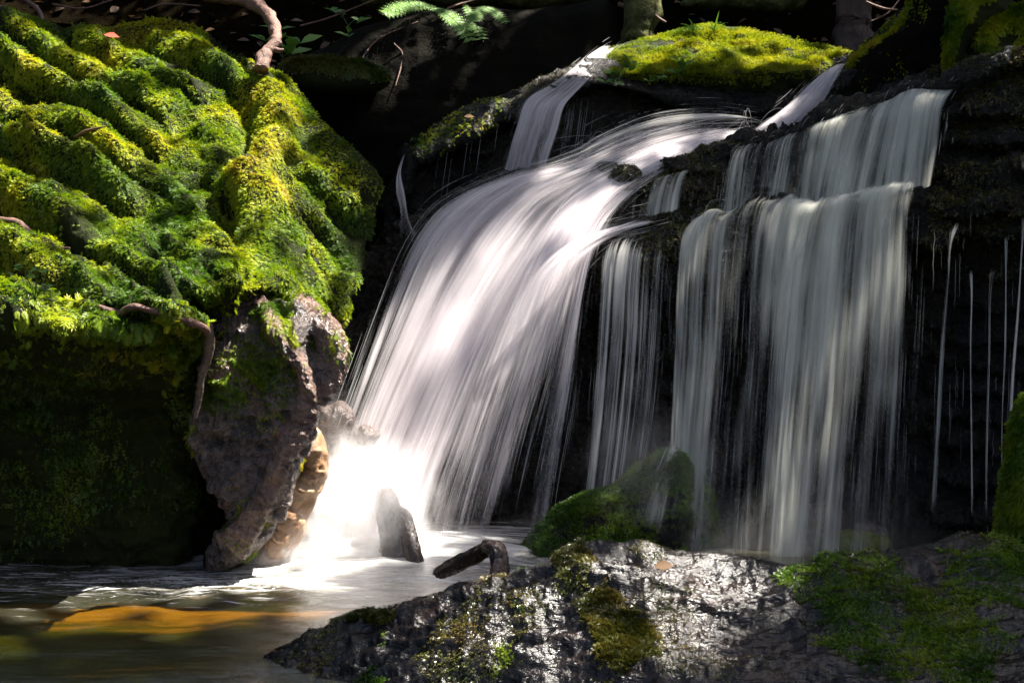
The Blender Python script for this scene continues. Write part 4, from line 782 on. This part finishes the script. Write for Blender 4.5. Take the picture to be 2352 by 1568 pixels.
trk = [
       ([(2196, 495, 4.9), (2182, 560, 4.88), (2174, 640, 4.87), (2164, 800, 4.86), (2152, 1000, 4.85), (2140, 1250, 4.84)], 17, .75, 'single white thread of water nearest the curtain on the wet wall'),
       ([(2228, 600, 4.86), (2230, 680, 4.85), (2232, 820, 4.84), (2231, 1000, 4.83), (2232, 1250, 4.82)], 8, .7, 'thin straight thread of water second from the curtain'),
       ([(2282, 590, 4.84), (2274, 680, 4.83), (2272, 820, 4.82), (2270, 1000, 4.81), (2264, 1250, 4.8)], 10, .75, 'thin thread of water on the dark wall, third from curtain'),
       ([(2316, 520, 4.82), (2312, 640, 4.81), (2308, 800, 4.8), (2304, 960, 4.79), (2300, 1150, 4.78)], 6, .6, 'faintest thread of water near the mossy edge rock'),
       ([(2352, 470, 4.8), (2346, 560, 4.79), (2336, 720, 4.78), (2326, 900, 4.77), (2314, 1100, 4.76)], 12, .75, 'outermost thread of water on the right wet wall')]
for pts, w, dn, lab in trk:
    t = thing('water_trickle', P(pts[-1][0], pts[-1][1], pts[-1][2]), lab, 'trickle', 'thin trickles falling from the ledge')
    wd = np.interp(np.linspace(0, 1, len(pts)), [0, 0.15, 0.4, 1], [1.5, 0.8, 0.7, 1.1])
    wv = [random.uniform(-3, 3) for _ in pts]; dv_ = [dn+random.uniform(-.45, .1) for _ in pts]; pts = [(x+e, y, Y) for (x, y, Y), e in zip(pts, wv)]; wd = wd*np.array([random.uniform(.7, 1.3) for _ in pts]); wd[0] = 2.4
    def off(s, dY): return [(x+s*w*0.5*k, y, Y+dY, d_) for (x, y, Y), k, d_ in zip(pts, wd, dv_)]
    stream(t, [off(-1, 0.01), off(-0.3, -0.01), off(0.3, -0.01), off(1, 0.01)], WATER_THREADS, w/F*5*1.6, ((0, 0.0, 50+int(w)),), 16, 90, edge=(0.22, 0.22), fade=(0.06, 0.15))
# fine drips under the upper ledge rim
dr = []
for i in range(26):
    x = random.choice((random.uniform(985, 1160), random.uniform(1300, 1370))); y0 = np.interp(x, [985, 1160, 1300, 1370], [330, 270, 230, 215])+random.uniform(0, 40); l = random.uniform(50, 150)
    dr.append(P(np.full(8, x)-np.linspace(0, l*0.14, 8), y0+np.linspace(0, l, 8), 5.84))
t = thing('water_drips', P(1050, 420, 5.84), 'hair fine drips falling from the black upper ledge', 'drips')
ribbons('drip_lines', np.array(dr), rng.uniform(0.0012, 0.0025, 26), rng.uniform(0.15, 0.5, 26), DROPS, t)

dr = []
for i in range(34):
    x = random.uniform(2140, 2352); y0 = random.uniform(470, 1000); l = random.uniform(30, 150)
    dr.append(P(np.full(8, x)-np.linspace(0, l*0.02, 8)+rng.normal(size=8)*0.7, y0+np.linspace(0, l, 8), 4.84))
t = thing('water_drips', P(2240, 900, 4.84), 'broken fine drips in front of the dark wall right of the curtain', 'drips')
ribbons('drip_lines', np.array(dr), rng.uniform(0.001, 0.003, 34), rng.uniform(0.08, 0.4, 34), DROPS, t)
# ---------------------------------------------------------------- spray
def spray_mat(name, blobs, dens):
    m, nt, out = new_mat(name); pos = geo_pos(nt); tot = None
    for (cx, cy, cz, rx, ry, rz, w) in blobs:
        mp = N(nt, 'ShaderNodeMapping'); mp.inputs['Location'].default_value = (-cx/rx, -cy/ry, -cz/rz); mp.inputs['Scale'].default_value = (1/rx, 1/ry, 1/rz); L(nt, pos, mp.inputs[0])
        ln = N(nt, 'ShaderNodeVectorMath', operation='LENGTH'); L(nt, mp.outputs[0], ln.inputs[0])
        g = math_(nt, 'MULTIPLY', math_(nt, 'POWER', math_(nt, 'SUBTRACT', 1.0, ln.outputs['Value'], clamp=True), 1.5), w)
        tot = g if tot is None else math_(nt, 'ADD', tot, g)
    n = noise(nt, mapping(nt, pos, (1, 1, 0.6), rot=(0, math.radians(35), 0)), 13, 5, 0.65, 0.8)
    f = math_(nt, 'MULTIPLY', math_(nt, 'SUBTRACT', n, 0.40, clamp=True), 4.2)
    v = N(nt, 'ShaderNodeVolumePrincipled'); v.inputs['Color'].default_value = (0.99, 0.98, 0.985, 1); v.inputs['Anisotropy'].default_value = 0.1
    L(nt, math_(nt, 'MULTIPLY', math_(nt, 'MULTIPLY', tot, f), dens), v.inputs['Density'])
    L(nt, v.outputs[0], out.inputs['Volume']); return m
def pw(px, py, Y): return tuple(P(px, py, Y))
blobs = [(*pw(760, 1225, 4.72), 0.42, 0.30, 0.22, 1.0), (*pw(830, 1110, 4.75), 0.26, 0.24, 0.24, 0.8), (*pw(905, 1150, 4.66), 0.22, 0.20, 0.24, 0.5), (*pw(740, 1060, 4.82), 0.30, 0.25, 0.34, 0.13),
         (*pw(1060, 1270, 4.75), 0.42, 0.22, 0.13, 0.25), (*pw(640, 1255, 4.65), 0.22, 0.22, 0.14, 0.6)]
dom = np.array([[-1.55, 4.35, 0.005], [-0.11, 5.15, 0.95]])
x0, y0, z0 = dom[0]; x1, y1, z1 = dom[1]
bv = np.array([(x, y, z) for x in (x0, x1) for y in (y0, y1) for z in (z0, z1)])
bf = np.array([(0, 1, 3, 2), (4, 6, 7, 5), (0, 4, 5, 1), (2, 3, 7, 6), (0, 2, 6, 4), (1, 5, 7, 3)])
spray = mesh_from('spray_mist', bv, bf.ravel(), np.full(6, 4), spray_mat('spray', blobs, 24.0), smooth_on=False)
tag(spray, 'white cloud of spray where the waterfall hits the pool', 'spray', None, 'stuff')
blobs2 = [(*pw(1880, 1250, 4.75), 0.55, 0.25, 0.28, 1.0), (*pw(1600, 1240, 4.8), 0.35, 0.25, 0.28, 0.8), (*pw(1300, 1260, 4.85), 0.35, 0.25, 0.22, 1.0), (*pw(1500, 1070, 4.6), 0.34, 0.28, 0.26, 0.9)]
bw = bv.copy(); bw[:, 0] = np.where(bv[:, 0] == x0, -0.1, 1.8); bw[:, 1] = np.where(bv[:, 1] == y0, 4.38, 5.15); bw[:, 2] = np.where(bv[:, 2] == z0, 0.006, 0.6)
mist2 = mesh_from('spray_mist', bw, bf.ravel(), np.full(6, 4), spray_mat('thin_mist', blobs2, 1.6), smooth_on=False); tag(mist2, 'thin grey mist at the foot of the right curtain', 'mist', None, 'stuff')
# streaks of thrown drops round the splash
ns = 600; kk = 9; pp = []
for i in range(ns):
    a = random.gauss(0.2, 0.5); ln = random.uniform(0.08, 0.34)*(1.2-abs(a)*0.3); c = np.array(pw(random.gauss(800, 60), random.uniform(1150, 1270), random.uniform(4.6, 4.85)))
    t = np.linspace(0.1, 1, kk)[:, None]; d = np.array((math.sin(-a)*0.9, random.uniform(-.3, .1), math.cos(a)*0.9))
    pp.append(c+d*ln*t+np.array((0, 0, -0.28))*ln*t*t)
sd = thing('splash', pw(790, 1270, 4.7), 'fine jets of thrown drops fanning out of the white splash', 'splash')
ribbons('droplet_trails', np.array(pp), rng.uniform(0.001, 0.003, ns), rng.uniform(0.05, 0.2, ns), DROPS, sd)

# ================================================================ PLANTS AND SMALL THINGS
def leaf_tmpl(w=0.28, fold=0.06, n=3):
    v = [(0, 0, 0), (w*0.8, 0.3, fold), (w, 0.55, fold), (0, 1.0, -0.08), (-w, 0.55, fold), (-w*0.8, 0.3, fold), (0, 0.5, -0.01)]
    f = [(0, 1, 2, 6), (6, 2, 3, 3), (6, 3, 4, 4), (0, 6, 4, 5)]
    f = [(0, 1, 2, 6), (0, 6, 4, 5)]; g = [(6, 2, 3), (6, 3, 4)]
    tri = []
    for q in f: tri += [(q[0], q[1], q[2]), (q[0], q[2], q[3])]
    return np.array(v, float), np.array(tri+g)
LEAF = leaf_tmpl(); ROUND = leaf_tmpl(0.45, 0.05); BLADE = leaf_tmpl(0.07, 0.02)
def frond(root, base, tip, droop, width, pairs=16, seed=0):
    base = np.array(base); tip = np.array(tip); t = np.linspace(0, 1, pairs+2)[1:]
    c = base+(tip-base)*t[:, None]+np.array((0, 0, 1))*(droop*4*t*(1-t))[:, None]
    ax = unit(np.gradient(c, axis=0)); side = unit(np.cross(ax, np.array((0.1, -0.75, 0.65))))
    pos = []; fw = []; sz = []
    for i in range(len(c)):
        w = width*math.sin(math.pi*min(1, 0.12+0.88*(1-t[i])**0.8))**0.7 if t[i] < 1 else 0
        for s in (-1, 1):
            dirn = unit(side[i]*s+ax[i]*0.45)
            for k in range(6):                                 # toothed leaflets on each pinna
                u = k/6; l = w*(1-u)*0.38
                for s2 in (-1, 1):
                    pos.append(c[i]+dirn*w*u); fw.append(dirn*0.8+s2*np.cross(dirn, np.array((0.1, -0.75, 0.65)))*0.7); sz.append(max(0.004, l))
    pos = np.array(pos); fw = np.array(fw); up = np.tile(np.array((0.1, -0.75, 0.65)), (len(pos), 1))+0.15*rng.normal(size=pos.shape)
    o = scatter('frond', pos, fw, up, np.array(sz), np.clip(0.5+0.2*rng.normal(size=len(pos)), 0, 1), FERN, LEAF, root)
    s = tube('stalk', np.vstack([base, c[::3]]), np.full(len(c[::3])+1, 0.0018), FERN, None, 24, 6, 0, 0); s.parent = o
    return o
fern = thing('fern', P(990, 60, 6.8), 'green fern with drooping fronds on the dark bank', 'fern')
for (b, t, dr_, w, k) in (((1010, 20, 6.9), (880, 34, 6.7), .03, .085, 1), ((985, 22, 6.85), (1085, 100, 6.6), .05, .08, 2), ((1120, 15, 6.9), (1075, 70, 6.7), .02, .06, 3), ((1060, 5, 6.9), (1110, 95, 6.65), .02, .055, 4), ((1090, 18, 6.9), (1162, 55, 6.7), .03, .05, 5), ((1000, 0, 6.95), (1060, -14, 6.8), .02, .05, 6)):
    frond(fern, P(*b), P(*t), dr_, w, 14, k)
def herb(name, lab, cat, base, stems, mat=HERB, lsize=0.05, tmpl=LEAF, nl=4, group=None):
    r = thing(name, P(*base), lab, cat, group)
    for (tx, ty, dY) in stems:
        b0 = P(*base); e = P(tx, ty, base[2]+dY); m = (b0+e)/2+np.array((0, 0, 0.02))
        tube('stem', np.array([b0, m, e]), [0.0022, 0.0018, 0.0012], mat, r, 10, 6, 0)
        for k in range(nl):
            a = 2*math.pi*k/nl+random.random(); p = b0+(e-b0)*(1 if k < nl-1 or nl < 4 else 0.6)
            d = np.array((math.cos(a), math.sin(a)*0.6-0.2, 0.25+0.2*random.random()))
            scatter('leaf', p[None], d[None], np.array([[0.1, -0.5, 0.8]])+0.2*rng.normal(size=(1, 3)), lsize*random.uniform(.8, 1.2), np.array([random.random()]), mat, tmpl, r)
    return r
def grass(lab, base, tips):
    r = thing('grass_tuft', P(*base), lab, 'grass')
    for (tx, ty, dx, dyy) in tips:
        b0 = P(*base); e = P(tx, ty, base[2]-0.05); n = 8; t = np.linspace(0, 1, n)[:, None]
        c = b0+(e-b0)*t+np.array((dx, 0, -dyy))*(t**2.5); s = np.array((0.8, 0.25, 0.2)); wd = (0.006*np.sin(np.pi*np.clip(t*0.85+0.15, 0, 1)))
        v = np.vstack([c+s*wd, c-s*wd]); f = np.array([(i, i+1, n+i+1, n+i) for i in range(n-1)])
        under(mesh_from('blade', v, f.ravel(), np.full(len(f), 4), HERB, floats={'tone': np.full(2*n, random.random())}), r)
grass('taller grass sprout on top of the flat mossy boulder', (1640, 72, 6.55), [(1652, 24, .0, .0), (1635, 40, -.02, .02), (1668, 38, .02, .03), (1645, 30, .03, .05), (1628, 50, -.03, .03), (1660, 50, .03, .03)])
grass('smaller drooping grass sprout on the flat mossy boulder', (1592, 72, 6.55), [(1570, 38, -.03, .04), (1590, 34, -.02, .02), (1606, 36, .03, .04), (1600, 46, .04, .05), (1575, 48, -.05, .05), (1618, 50, .02, .0)])
herb('seedling', 'broad leaved seedling on the front of the flat boulder', 'plant', (1555, 175, 5.88), [(1560, 140, -.03), (1572, 150, -.05), (1548, 168, -.04)], lsize=0.055)
herb('seedling', 'leafy seedling trailing beside the narrow spout', 'plant', (1420, 185, 5.9), [(1440, 135, -.02), (1400, 170, -.05), (1415, 195, -.08), (1460, 150, -.03), (1390, 190, -.06)], lsize=0.045)
herb('seedling', 'tiny seedling low in shade under the flat boulder', 'plant', (1500, 185, 5.85), [(1490, 188, -.05), (1520, 182, -.05)], lsize=0.04)
herb('shrub_sprig', 'dim broad leaved sprig in the dark behind the bare branch', 'plant', (650, 135, 6.2), [(610, 95, -.05), (690, 100, .0), (640, 70, .05), (670, 125, -.1)], lsize=0.10)
herb('shrub_sprig', 'dim sprig hanging in the dark left of the fern', 'plant', (800, 60, 6.8), [(770, 30, -.05), (830, 50, .0), (800, 85, .05)], lsize=0.07)
# clover-like plant at the left edge
cl = thing('clover_plant', P(60, 690, 3.95), 'pale round leaved plant under the moss overhang', 'plant')
for k in range(30):
    px = random.uniform(28, 118); py = random.choice((random.uniform(612, 640), random.uniform(645, 692))); e = P(px, py, 3.58+random.uniform(-.04, .04)); b0 = P(80, 690, 3.8)
    d = np.array((random.uniform(-1, 1), random.uniform(-.8, .2), random.uniform(-.1, .35)))
    lf = scatter('leaf', e[None], d[None], np.array([[0, -0.55, 0.8]])+0.15*rng.normal(size=(1, 3)), random.uniform(.018, .03), np.array([random.uniform(.4, 1)]), HERB, ROUND, cl)
    if k % 4 == 0: tube('stem', np.array([b0, (b0+e)/2+np.array((0, 0, .015)), e]), [.0015, .0012, .001], HERB, cl, 8, 5, 0)
rl = thing('red_leaf', P(256, 84, 5.0), 'single fallen red leaf on the mossy boulder', 'leaf')
scatter('blade', P(238, 80, 5.45)[None], np.array([[1, -0.1, -0.12]]), np.array([[0.1, -0.7, 0.7]]), 0.07, np.array([.5]), RED, LEAF, rl)
for k, (px, py, Y, lab) in enumerate(((1065, 268, 5.84, 'curled brown leaf on the mossy rim of the black upper ledge'), (1500, 1300, 3.02, 'small brown leaf stuck to the wet foreground rock'), (470, 72, 5.6, 'pale dry leaf near the peak of the boulder'))):
    dl = thing('dead_leaf', P(px, py, Y), lab, 'leaf')
    scatter('blade', P(px, py, Y-0.03)[None], np.array([[1, -0.2, 0.1*k]]), np.array([[0.1, -0.7, 0.7]]), 0.05, np.array([.95]), LITTER, LEAF, dl)
# bare branch standing on the boulder
bb = thing('bare_branch', P(600, 155, 4.95), 'bare reddish branch curving up behind the sunlit boulder', 'branch')
tube('stem', P([470, 545, 585, 612, 630, 634, 622, 606, 598], [-6, 0, 12, 30, 60, 90, 112, 128, 160], [5.9, 5.8, 5.7, 5.6, 5.52, 5.46, 5.43, 5.4, 5.36]), [.018, .022, .026, .025, .024, .022, .024, .025, .03], TWIG, bb, 120, 18, 0.35, 31, ridg=0.25, nscale=30)
tube('knot', P([622, 640, 652], [112, 116, 114], [5.43, 5.42, 5.42]), [.016, .012, .005], TWIG, bb, 20, 10, 0.3, 32)
# dark stump, lichen stones, twigs and litter at the back
sb = thing('dead_tree', P(1960, 130, 7.4), 'old dark tree trunk standing behind the flat boulder', 'tree trunk')
tube('trunk', P([1962, 1962, 1958, 1960, 1950], [200, 120, 60, 0, -400], 7.4+np.zeros(5)), [.16, .11, .09, .085, .07], BARK, sb, 80, 26, 0.25, 33, ridg=0.4, nscale=9)
for k, (pts, lab, Y) in enumerate((([(820, -20), (900, -60), (1150, -70), (1330, -50), (1345, 5), (1300, 22), (1240, 24), (1150, 14), (1050, 18), (960, 12), (860, 20)], 'long lichen covered stone above the fern', 7.2),
                                   ([(1418, 105), (1428, 60), (1432, 10), (1425, -50), (1530, -60), (1518, 0), (1524, 40), (1506, 70), (1500, 100), (1460, 110)], 'grey lichen stone wedged beside the spout head', 6.9),
                                   ([(1560, 12), (1620, -30), (1750, -60), (1850, -30), (1840, 20), (1780, 32), (1700, 26), (1630, 22)], 'flat lichen stone behind the flat mossy boulder', 7.6))):
    t = thing('lichen_stone', P(pts[0][0], pts[0][1], Y), lab, 'stone')
    inflate('rock', pts, lambda x, y: Y+0*x, 0.12, 0.5, 40, 4, LICHEN, t, lambda a, b, p, n: 0.03*ridged(p, 6, 4, 151), rough=11, seed=30+k)
dk = thing('dark_boulder', P(1100, 300, 6.9), 'black shaded boulder in the gap below the fern', 'boulder')
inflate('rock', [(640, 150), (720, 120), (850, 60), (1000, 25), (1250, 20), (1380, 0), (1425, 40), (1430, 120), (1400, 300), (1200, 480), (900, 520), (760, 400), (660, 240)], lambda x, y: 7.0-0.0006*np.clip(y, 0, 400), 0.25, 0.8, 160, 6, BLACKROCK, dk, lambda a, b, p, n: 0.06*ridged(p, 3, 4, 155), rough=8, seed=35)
db = thing('mossy_log', P(700, 170, 6.4), 'dim mossy log in the shade behind the boulder', 'log')
lg = inflate('log', [(640, 150), (700, 128), (790, 132), (860, 150), (900, 185), (850, 215), (740, 215), (660, 200)], lambda x, y: 6.4+0*x, 0.12, 0.25, 40, 4, SOIL, db, None, rough=5, seed=36)
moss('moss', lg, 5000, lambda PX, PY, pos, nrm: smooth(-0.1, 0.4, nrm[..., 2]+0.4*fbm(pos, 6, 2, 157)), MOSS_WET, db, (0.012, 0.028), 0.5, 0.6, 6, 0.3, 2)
tw = [((0, 20, 6.6), (70, 60, 6.3), (90, 110, 6.2), .016), ((40, -10, 6.6), (85, 20, 6.5), (100, 50, 6.3), .014), ((820, 150, 6.7), (870, 90, 6.75), (960, 50, 6.8), .006), ((990, 55, 6.8), (1030, 20, 6.8), (1090, 0, 6.9), .007), ((690, 60, 6.9), (760, 40, 7), (860, 0, 7), .005), ((905, 100, 6.7), (925, 130, 6.7), (908, 200, 6.6), .005),
      ((1420, 10, 6.9), (1470, 20, 6.85), (1500, -6, 6.85), .012), ((1495, 25, 6.85), (1510, 40, 6.8), (1530, 52, 6.8), .008), ((1440, 22, 6.9), (1480, 14, 6.85), (1525, 52, 6.8), .007), ((1990, 5, 6.6), (2030, 20, 6.5), (2080, 25, 6.3), .007), ((2000, 50, 6.6), (2040, 30, 6.6), (2070, -5, 6.6), .005), ((120, 10, 7), (190, 20, 7), (260, 0, 7), .006), ((330, 25, 6.8), (380, 10, 6.8), (460, 14, 6.8), .006), ((870, 30, 7), (1000, -10, 7.1), (1020, -20, 7.1), .004)]
places = ['far left behind the boulder top', 'leaning across another branch at far left', 'slanting up toward the fern', 'arching right of the fern', 'lying in the dark left of the fern', 'dangling brown under the fern', 'coiled above the spout head', 'hooked at the right of the coiled root', 'crossing the grey lichen stone', 'pointing at the moss rim of the mound', 'leaning behind the dark trunk', 'half buried in litter above the boulder', 'lying behind the peak of the boulder', 'thin one behind the long lichen stone']
for (a, b, c, r), pl in zip(tw, places):
    t = thing('twig', P(*b), 'bare brown twig '+pl, 'twig', 'twigs on the shaded bank')
    tube('stem', np.array([P(*a), P(*b), P(*c)]), [r, r*0.9, r*0.6], TWIG, t, 30, 8, 0.3, 41)
nl = 5000
lx = rng.uniform(-4.5, 4.5, nl); ly = rng.uniform(6.3, 12, nl); lz = hill_z(lx, ly)
lp = np.stack([lx, ly, lz+0.02], -1)
lit_ = scatter('leaf_litter', lp, rng.normal(size=(nl, 3))*np.array((1, 1, 0.3)), np.tile((0, -0.5, 0.9), (nl, 1))+0.5*rng.normal(size=(nl, 3)), rng.uniform(.05, .11, nl), rng.random(nl), LITTER, LEAF)
tag(lit_, 'brown fallen leaves scattered on the dark forest bank', 'leaves', None, 'stuff')

# ================================================================ UNSEEN TREES OVERHEAD (added to shade the gorge, crowns cut open where sun should land)
LIT = []   # spots the cut crowns leave sunlit: (px, py, Y, radius m, openness)
for px in range(-60, 700, 95):
    for py in range(60, 700, 90):
        if py > 60+0.0*px and (px < 640 or py > 170): LIT.append((px, py, float(b_yc(np.array(px), np.array(py)))-0.1, 0.19, 0.97))
LIT += [(x, y, float(b_yc(np.array(x), np.array(y)))-0.1, r, o) for x, y, r, o in ((640, 250, .17, .97), (660, 340, .17, .97), (670, 420, .17, .97), (690, 500, .15, .95), (730, 420, .12, .9), (690, 600, .17, .97), (730, 690, .14, .95), (620, 660, .17, .97))]
LIT += [ (700, 830, 4.1, .15, .97), (600, 800, 4.15, .12, .9), (560, 900, 4.3, .14, .85), (680, 960, 4.3, .13, .95), (640, 1080, 4.4, .14, .95), (560, 1060, 4.4, .14, .85), (600, 960, 4.35, .12, .85), (590, 1200, 4.5, .14, .95), (520, 1270, 4.5, .13, .9), (640, 750, 4.15, .14, .95), (660, 900, 4.2, .12, .95),
        (600, 60, 5.1, .15, .97), (560, 100, 5.1, .15, .97)]
LIT += [(1690-60*i, 305+8*i, 5.6-.03*i, .10, .85) for i in range(5)] + [(1400, 375, 5.4, .15, .85), (1320, 440, 5.28, .15, .82), (1250, 540, 5.18, .15, .78), (1190, 660, 5.08, .14, .6), (1130, 780, 5.02, .14, .55), (1070, 900, 4.96, .14, .55), (1000, 900, 4.98, .12, .5), (940, 960, 4.94, .12, .5), (900, 1060, 4.88, .14, .65), (1330, 560, 5.0, .12, .97)]
LIT += [(820, 1120, 4.8, .2, .85), (740, 1180, 4.7, .25, .8), (660, 1230, 4.65, .2, .9), (880, 1200, 4.72, .2, .85), (920, 1260, 4.65, .14, .97), (800, 960, 4.95, .14, .9), (720, 1040, 4.8, .15, .95), (780, 1290, 4.6, .2, .95)]
LIT += [(1370, 125, 6.3, .14, .95), (1330, 160, 6.1, .1, .95)] + [(x, 110, 6.5, .22, .97) for x in range(1400, 1960, 60)] + [(x, 80, 6.65, .2, .97) for x in range(1480, 1900, 60)] + [(x, 150, 6.3, .16, .9) for x in range(1440, 1900, 60)] + [(2180, 50, 5.5, .14, .7), (2260, 60, 5.4, .14, .6), (2340, 15, 5.4, .14, .7)] + [(x, 670+18*(i % 3), 3.9, .15, .85) for i, x in enumerate(range(60, 520, 70))]
LIT += [(1850, 240, 5.85, .06, .8), (1180, 20, 7.1, .16, .8), (1260, 5, 7.1, .16, .8), (1080, 5, 7.1, .1, .8), (1470, 40, 6.85, .12, .6), (1720, 10, 7.6, .2, .7), (2020, 90, 5.95, .1, .6), (2060, 50, 5.95, .1, .6)]
LIT += [(1130+65*i, 1345+20*(i % 3), 3.15-.02*(i % 3), .15, .97) for i in range(8)] + [(1120+75*i, 1440+15*(i % 2), 3.0, .14, .92) for i in range(6)] + [(1150+80*i, 1520, 2.92, .14, .88) for i in range(4)] + [(1700+90*i, 1300, 3.2, .08, .4) for i in range(6)] + [(1480, 1050, 4.7, .1, .3)] + [(2250, 260, 5.0, .14, .85), (2330, 200, 5.0, .14, .85), (2300, 360, 4.95, .12, .8)]
def bed(x, y, r, o): return (x, y, 0.9*2940/(y-784), r, o)
LIT += [(300+40*i, 1386, 4.11, .02, .97) for i in range(10)] + [(230+40*i, 1386, 4.11, .07, .55) for i in range(13)] + [(-20+60*i, 1393, 4.1, .035, .6) for i in range(5)] + [(260+50*i, 1345-3*i, 4.25, .14, .9) for i in range(9)] + [bed(220+40*i, 1500+25*(i % 3), .12, .6) for i in range(7)]
LIT += [(2320, 1000, 3.5, .1, .8), (2330, 1100, 3.5, .1, .7), (1130, 1280, 3.8, .08, .6)]
LIT += [(x, 260+40*(i % 2), 5.3, .18, .62) for i, x in enumerate(range(1780, 2130, 60))] + [(x, 470+50*(i % 3), 4.98, .18, .6) for i, x in enumerate(range(1600, 2130, 60))] + [(x, 720, 4.88, .2, .45) for x in range(1580, 2100, 80)]
LIT += [(2200+40*i, 200+50*(i % 3), 5.1, .12, .6) for i in range(4)] + [(880+50*i, 30+12*i, 6.75, .09, .85) for i in range(6)] + [(1010, 300, 5.9, .12, .8), (1100, 280, 5.9, .12, .8)]
LIT += [(500, 880, 4.4, .13, .9), (560, 960, 4.4, .14, .9), (520, 1000, 4.42, .12, .85), (600, 1040, 4.42, .13, .9), (560, 1120, 4.45, .12, .9), (690, 780, 4.3, .14, .97), (740, 800, 4.3, .14, .97), (690, 900, 4.32, .13, .97), (660, 1000, 4.38, .12, .97), (620, 1120, 4.42, .12, .97), (570, 1220, 4.45, .12, .95)]
LA = np.array(LIT); LC = P(LA[:, 0], LA[:, 1], LA[:, 2]); LR = LA[:, 3]+0.04*(LA[:, 3] < 0.155); LO = LA[:, 4]
def open_to_sun(p):
    o = np.zeros(len(p), bool); r = rng.random(len(p))
    for c, rad, op in zip(LC, LR, LO):
        d = c-p; t = d@SUN; dist = np.linalg.norm(d-t[:, None]*SUN, axis=1)
        o |= (dist < rad+0.05) & (r < op)
    return o
TREES = [(6.2, 6.2, 'unseen leafy tree on the right bank, added to shade the ledge'), (7.6, 12.8, 'unseen leafy shade tree added up the slope behind the right bank'), (-5.6, 5.2, 'unseen leafy shade tree added over the left boulder'), (-6.8, 12.5, 'unseen leafy shade tree added on the slope behind the left boulder'), (5.4, 0.5, 'unseen leafy shade tree added on the right bank downstream')]
nd = 90000
cp = np.vstack([np.stack([rng.uniform(0.6, 8.6, nd), rng.uniform(2.2, 11, nd), rng.uniform(7.2, 9.6, nd)], -1),
                np.stack([rng.uniform(-11, 11, 60000), rng.uniform(-2, 17, 60000), rng.uniform(6.6, 9.8, 60000)], -1)])
hole = fbm(cp*np.array((1, 1, .3)), 0.55, 2, 171)
cp = cp[(np.arange(len(cp)) < nd) | ((hole > -0.45) & (cp[:, 1] > 0.8))]
cp = cp[~open_to_sun(cp)]  # leaves removed along the sun rays so the chosen spots stay lit
TX = np.array([(t[0], t[1]) for t in TREES])
own = np.argmin(((cp[:, None, :2]-TX[None])**2).sum(-1), axis=1)
DIAM = (np.array([(0, 0, 0), (0.34, 0.5, 0.02), (0, 1, -0.05), (-0.34, 0.5, 0.02)], float), np.array([(0, 1, 2, 3)]))
for k, (tx, ty, lab) in enumerate(TREES):
    zb = float(hill_z(np.array([tx]), np.array([ty]))[0])-0.1
    t = thing('shade_tree', (tx, ty, zb), lab, 'tree')
    trunk = tube('trunk', [(tx, ty, zb), (tx+.05, ty, 2.5), (tx-.05, ty+.1, 5.0), (tx, ty, 7.6), (tx, ty, 9.4)], [.24, .18, .15, .10, .04], BARK, t, 60, 16, 0.15, 50+k, nscale=4)
    mine = cp[own == k]
    for j in range(9):
        e = mine[rng.integers(len(mine))]; b0 = np.array((tx, ty, 5.2+0.3*j)); m = (b0+e)/2+np.array((0, 0, 0.25))
        lb = tube('limb', np.array([b0, m, e]), [.07, .045, .012], BARK, None, 30, 8, 0.15, 60+j); lb.parent = trunk
    n = len(mine)
    cr = scatter('crown', mine, rng.normal(size=(n, 3))*np.array((1, 1, .5)), np.tile((0, 0, 1.0), (n, 1))+0.55*rng.normal(size=(n, 3)), rng.uniform(.10, .19, n), rng.random(n), CANOPY, DIAM, t)

# ================================================================ LIGHT, SKY, CAMERA
sun = bpy.data.lights.new('sun', 'SUN'); sun.energy = 5.0; sun.angle = math.radians(0.5); sun.color = (1.0, 0.94, 0.85)
so = bpy.data.objects.new('sun', sun); C.objects.link(so); so.rotation_euler = Vector(-SUN).to_track_quat('-Z', 'Y').to_euler()
w = bpy.data.worlds.new('World'); scene.world = w; w.use_nodes = True; nt = w.node_tree; nt.nodes.clear()
sky = nt.nodes.new('ShaderNodeTexSky'); sky.sky_type = 'NISHITA'; sky.sun_disc = False
sky.sun_elevation = math.asin(SUN[2]); sky.sun_rotation = math.atan2(SUN[0], SUN[1])
bg = nt.nodes.new('ShaderNodeBackground'); bg.inputs[1].default_value = 0.05; sky.dust_density = 4.0; sky.air_density = 0.7; sky.ozone_density = 0.3; wo = nt.nodes.new('ShaderNodeOutputWorld')
L(nt, sky.outputs[0], bg.inputs[0]); L(nt, bg.outputs[0], wo.inputs[0])
cam = bpy.data.cameras.new('camera'); co = bpy.data.objects.new('camera', cam); C.objects.link(co)
co.location = (0, 0, CAMZ); co.rotation_euler = (math.radians(90), 0, 0); cam.sensor_width = 36; cam.lens = 36*F/2352; cam.clip_start = 0.05; cam.clip_end = 500
scene.camera = co
scene.render.engine = 'CYCLES'
scene.view_settings.view_transform = 'Standard'; scene.view_settings.look = 'None'; scene.view_settings.gamma = 1.0; scene.view_settings.exposure = 2.4
cy = scene.cycles
cy.max_bounces = 7; cy.diffuse_bounces = 3; cy.glossy_bounces = 3; cy.transmission_bounces = 4; cy.transparent_max_bounces = 24; cy.volume_bounces = 2
cy.use_denoising = True
try: cy.denoiser = 'OPENIMAGEDENOISE'; cy.denoising_input_passes = 'RGB_ALBEDO_NORMAL'
except Exception: pass
cy.volume_step_rate = 2.0; cy.volume_max_steps = 96
cy.sample_clamp_indirect = 4.0; cy.caustics_reflective = False; cy.caustics_refractive = False
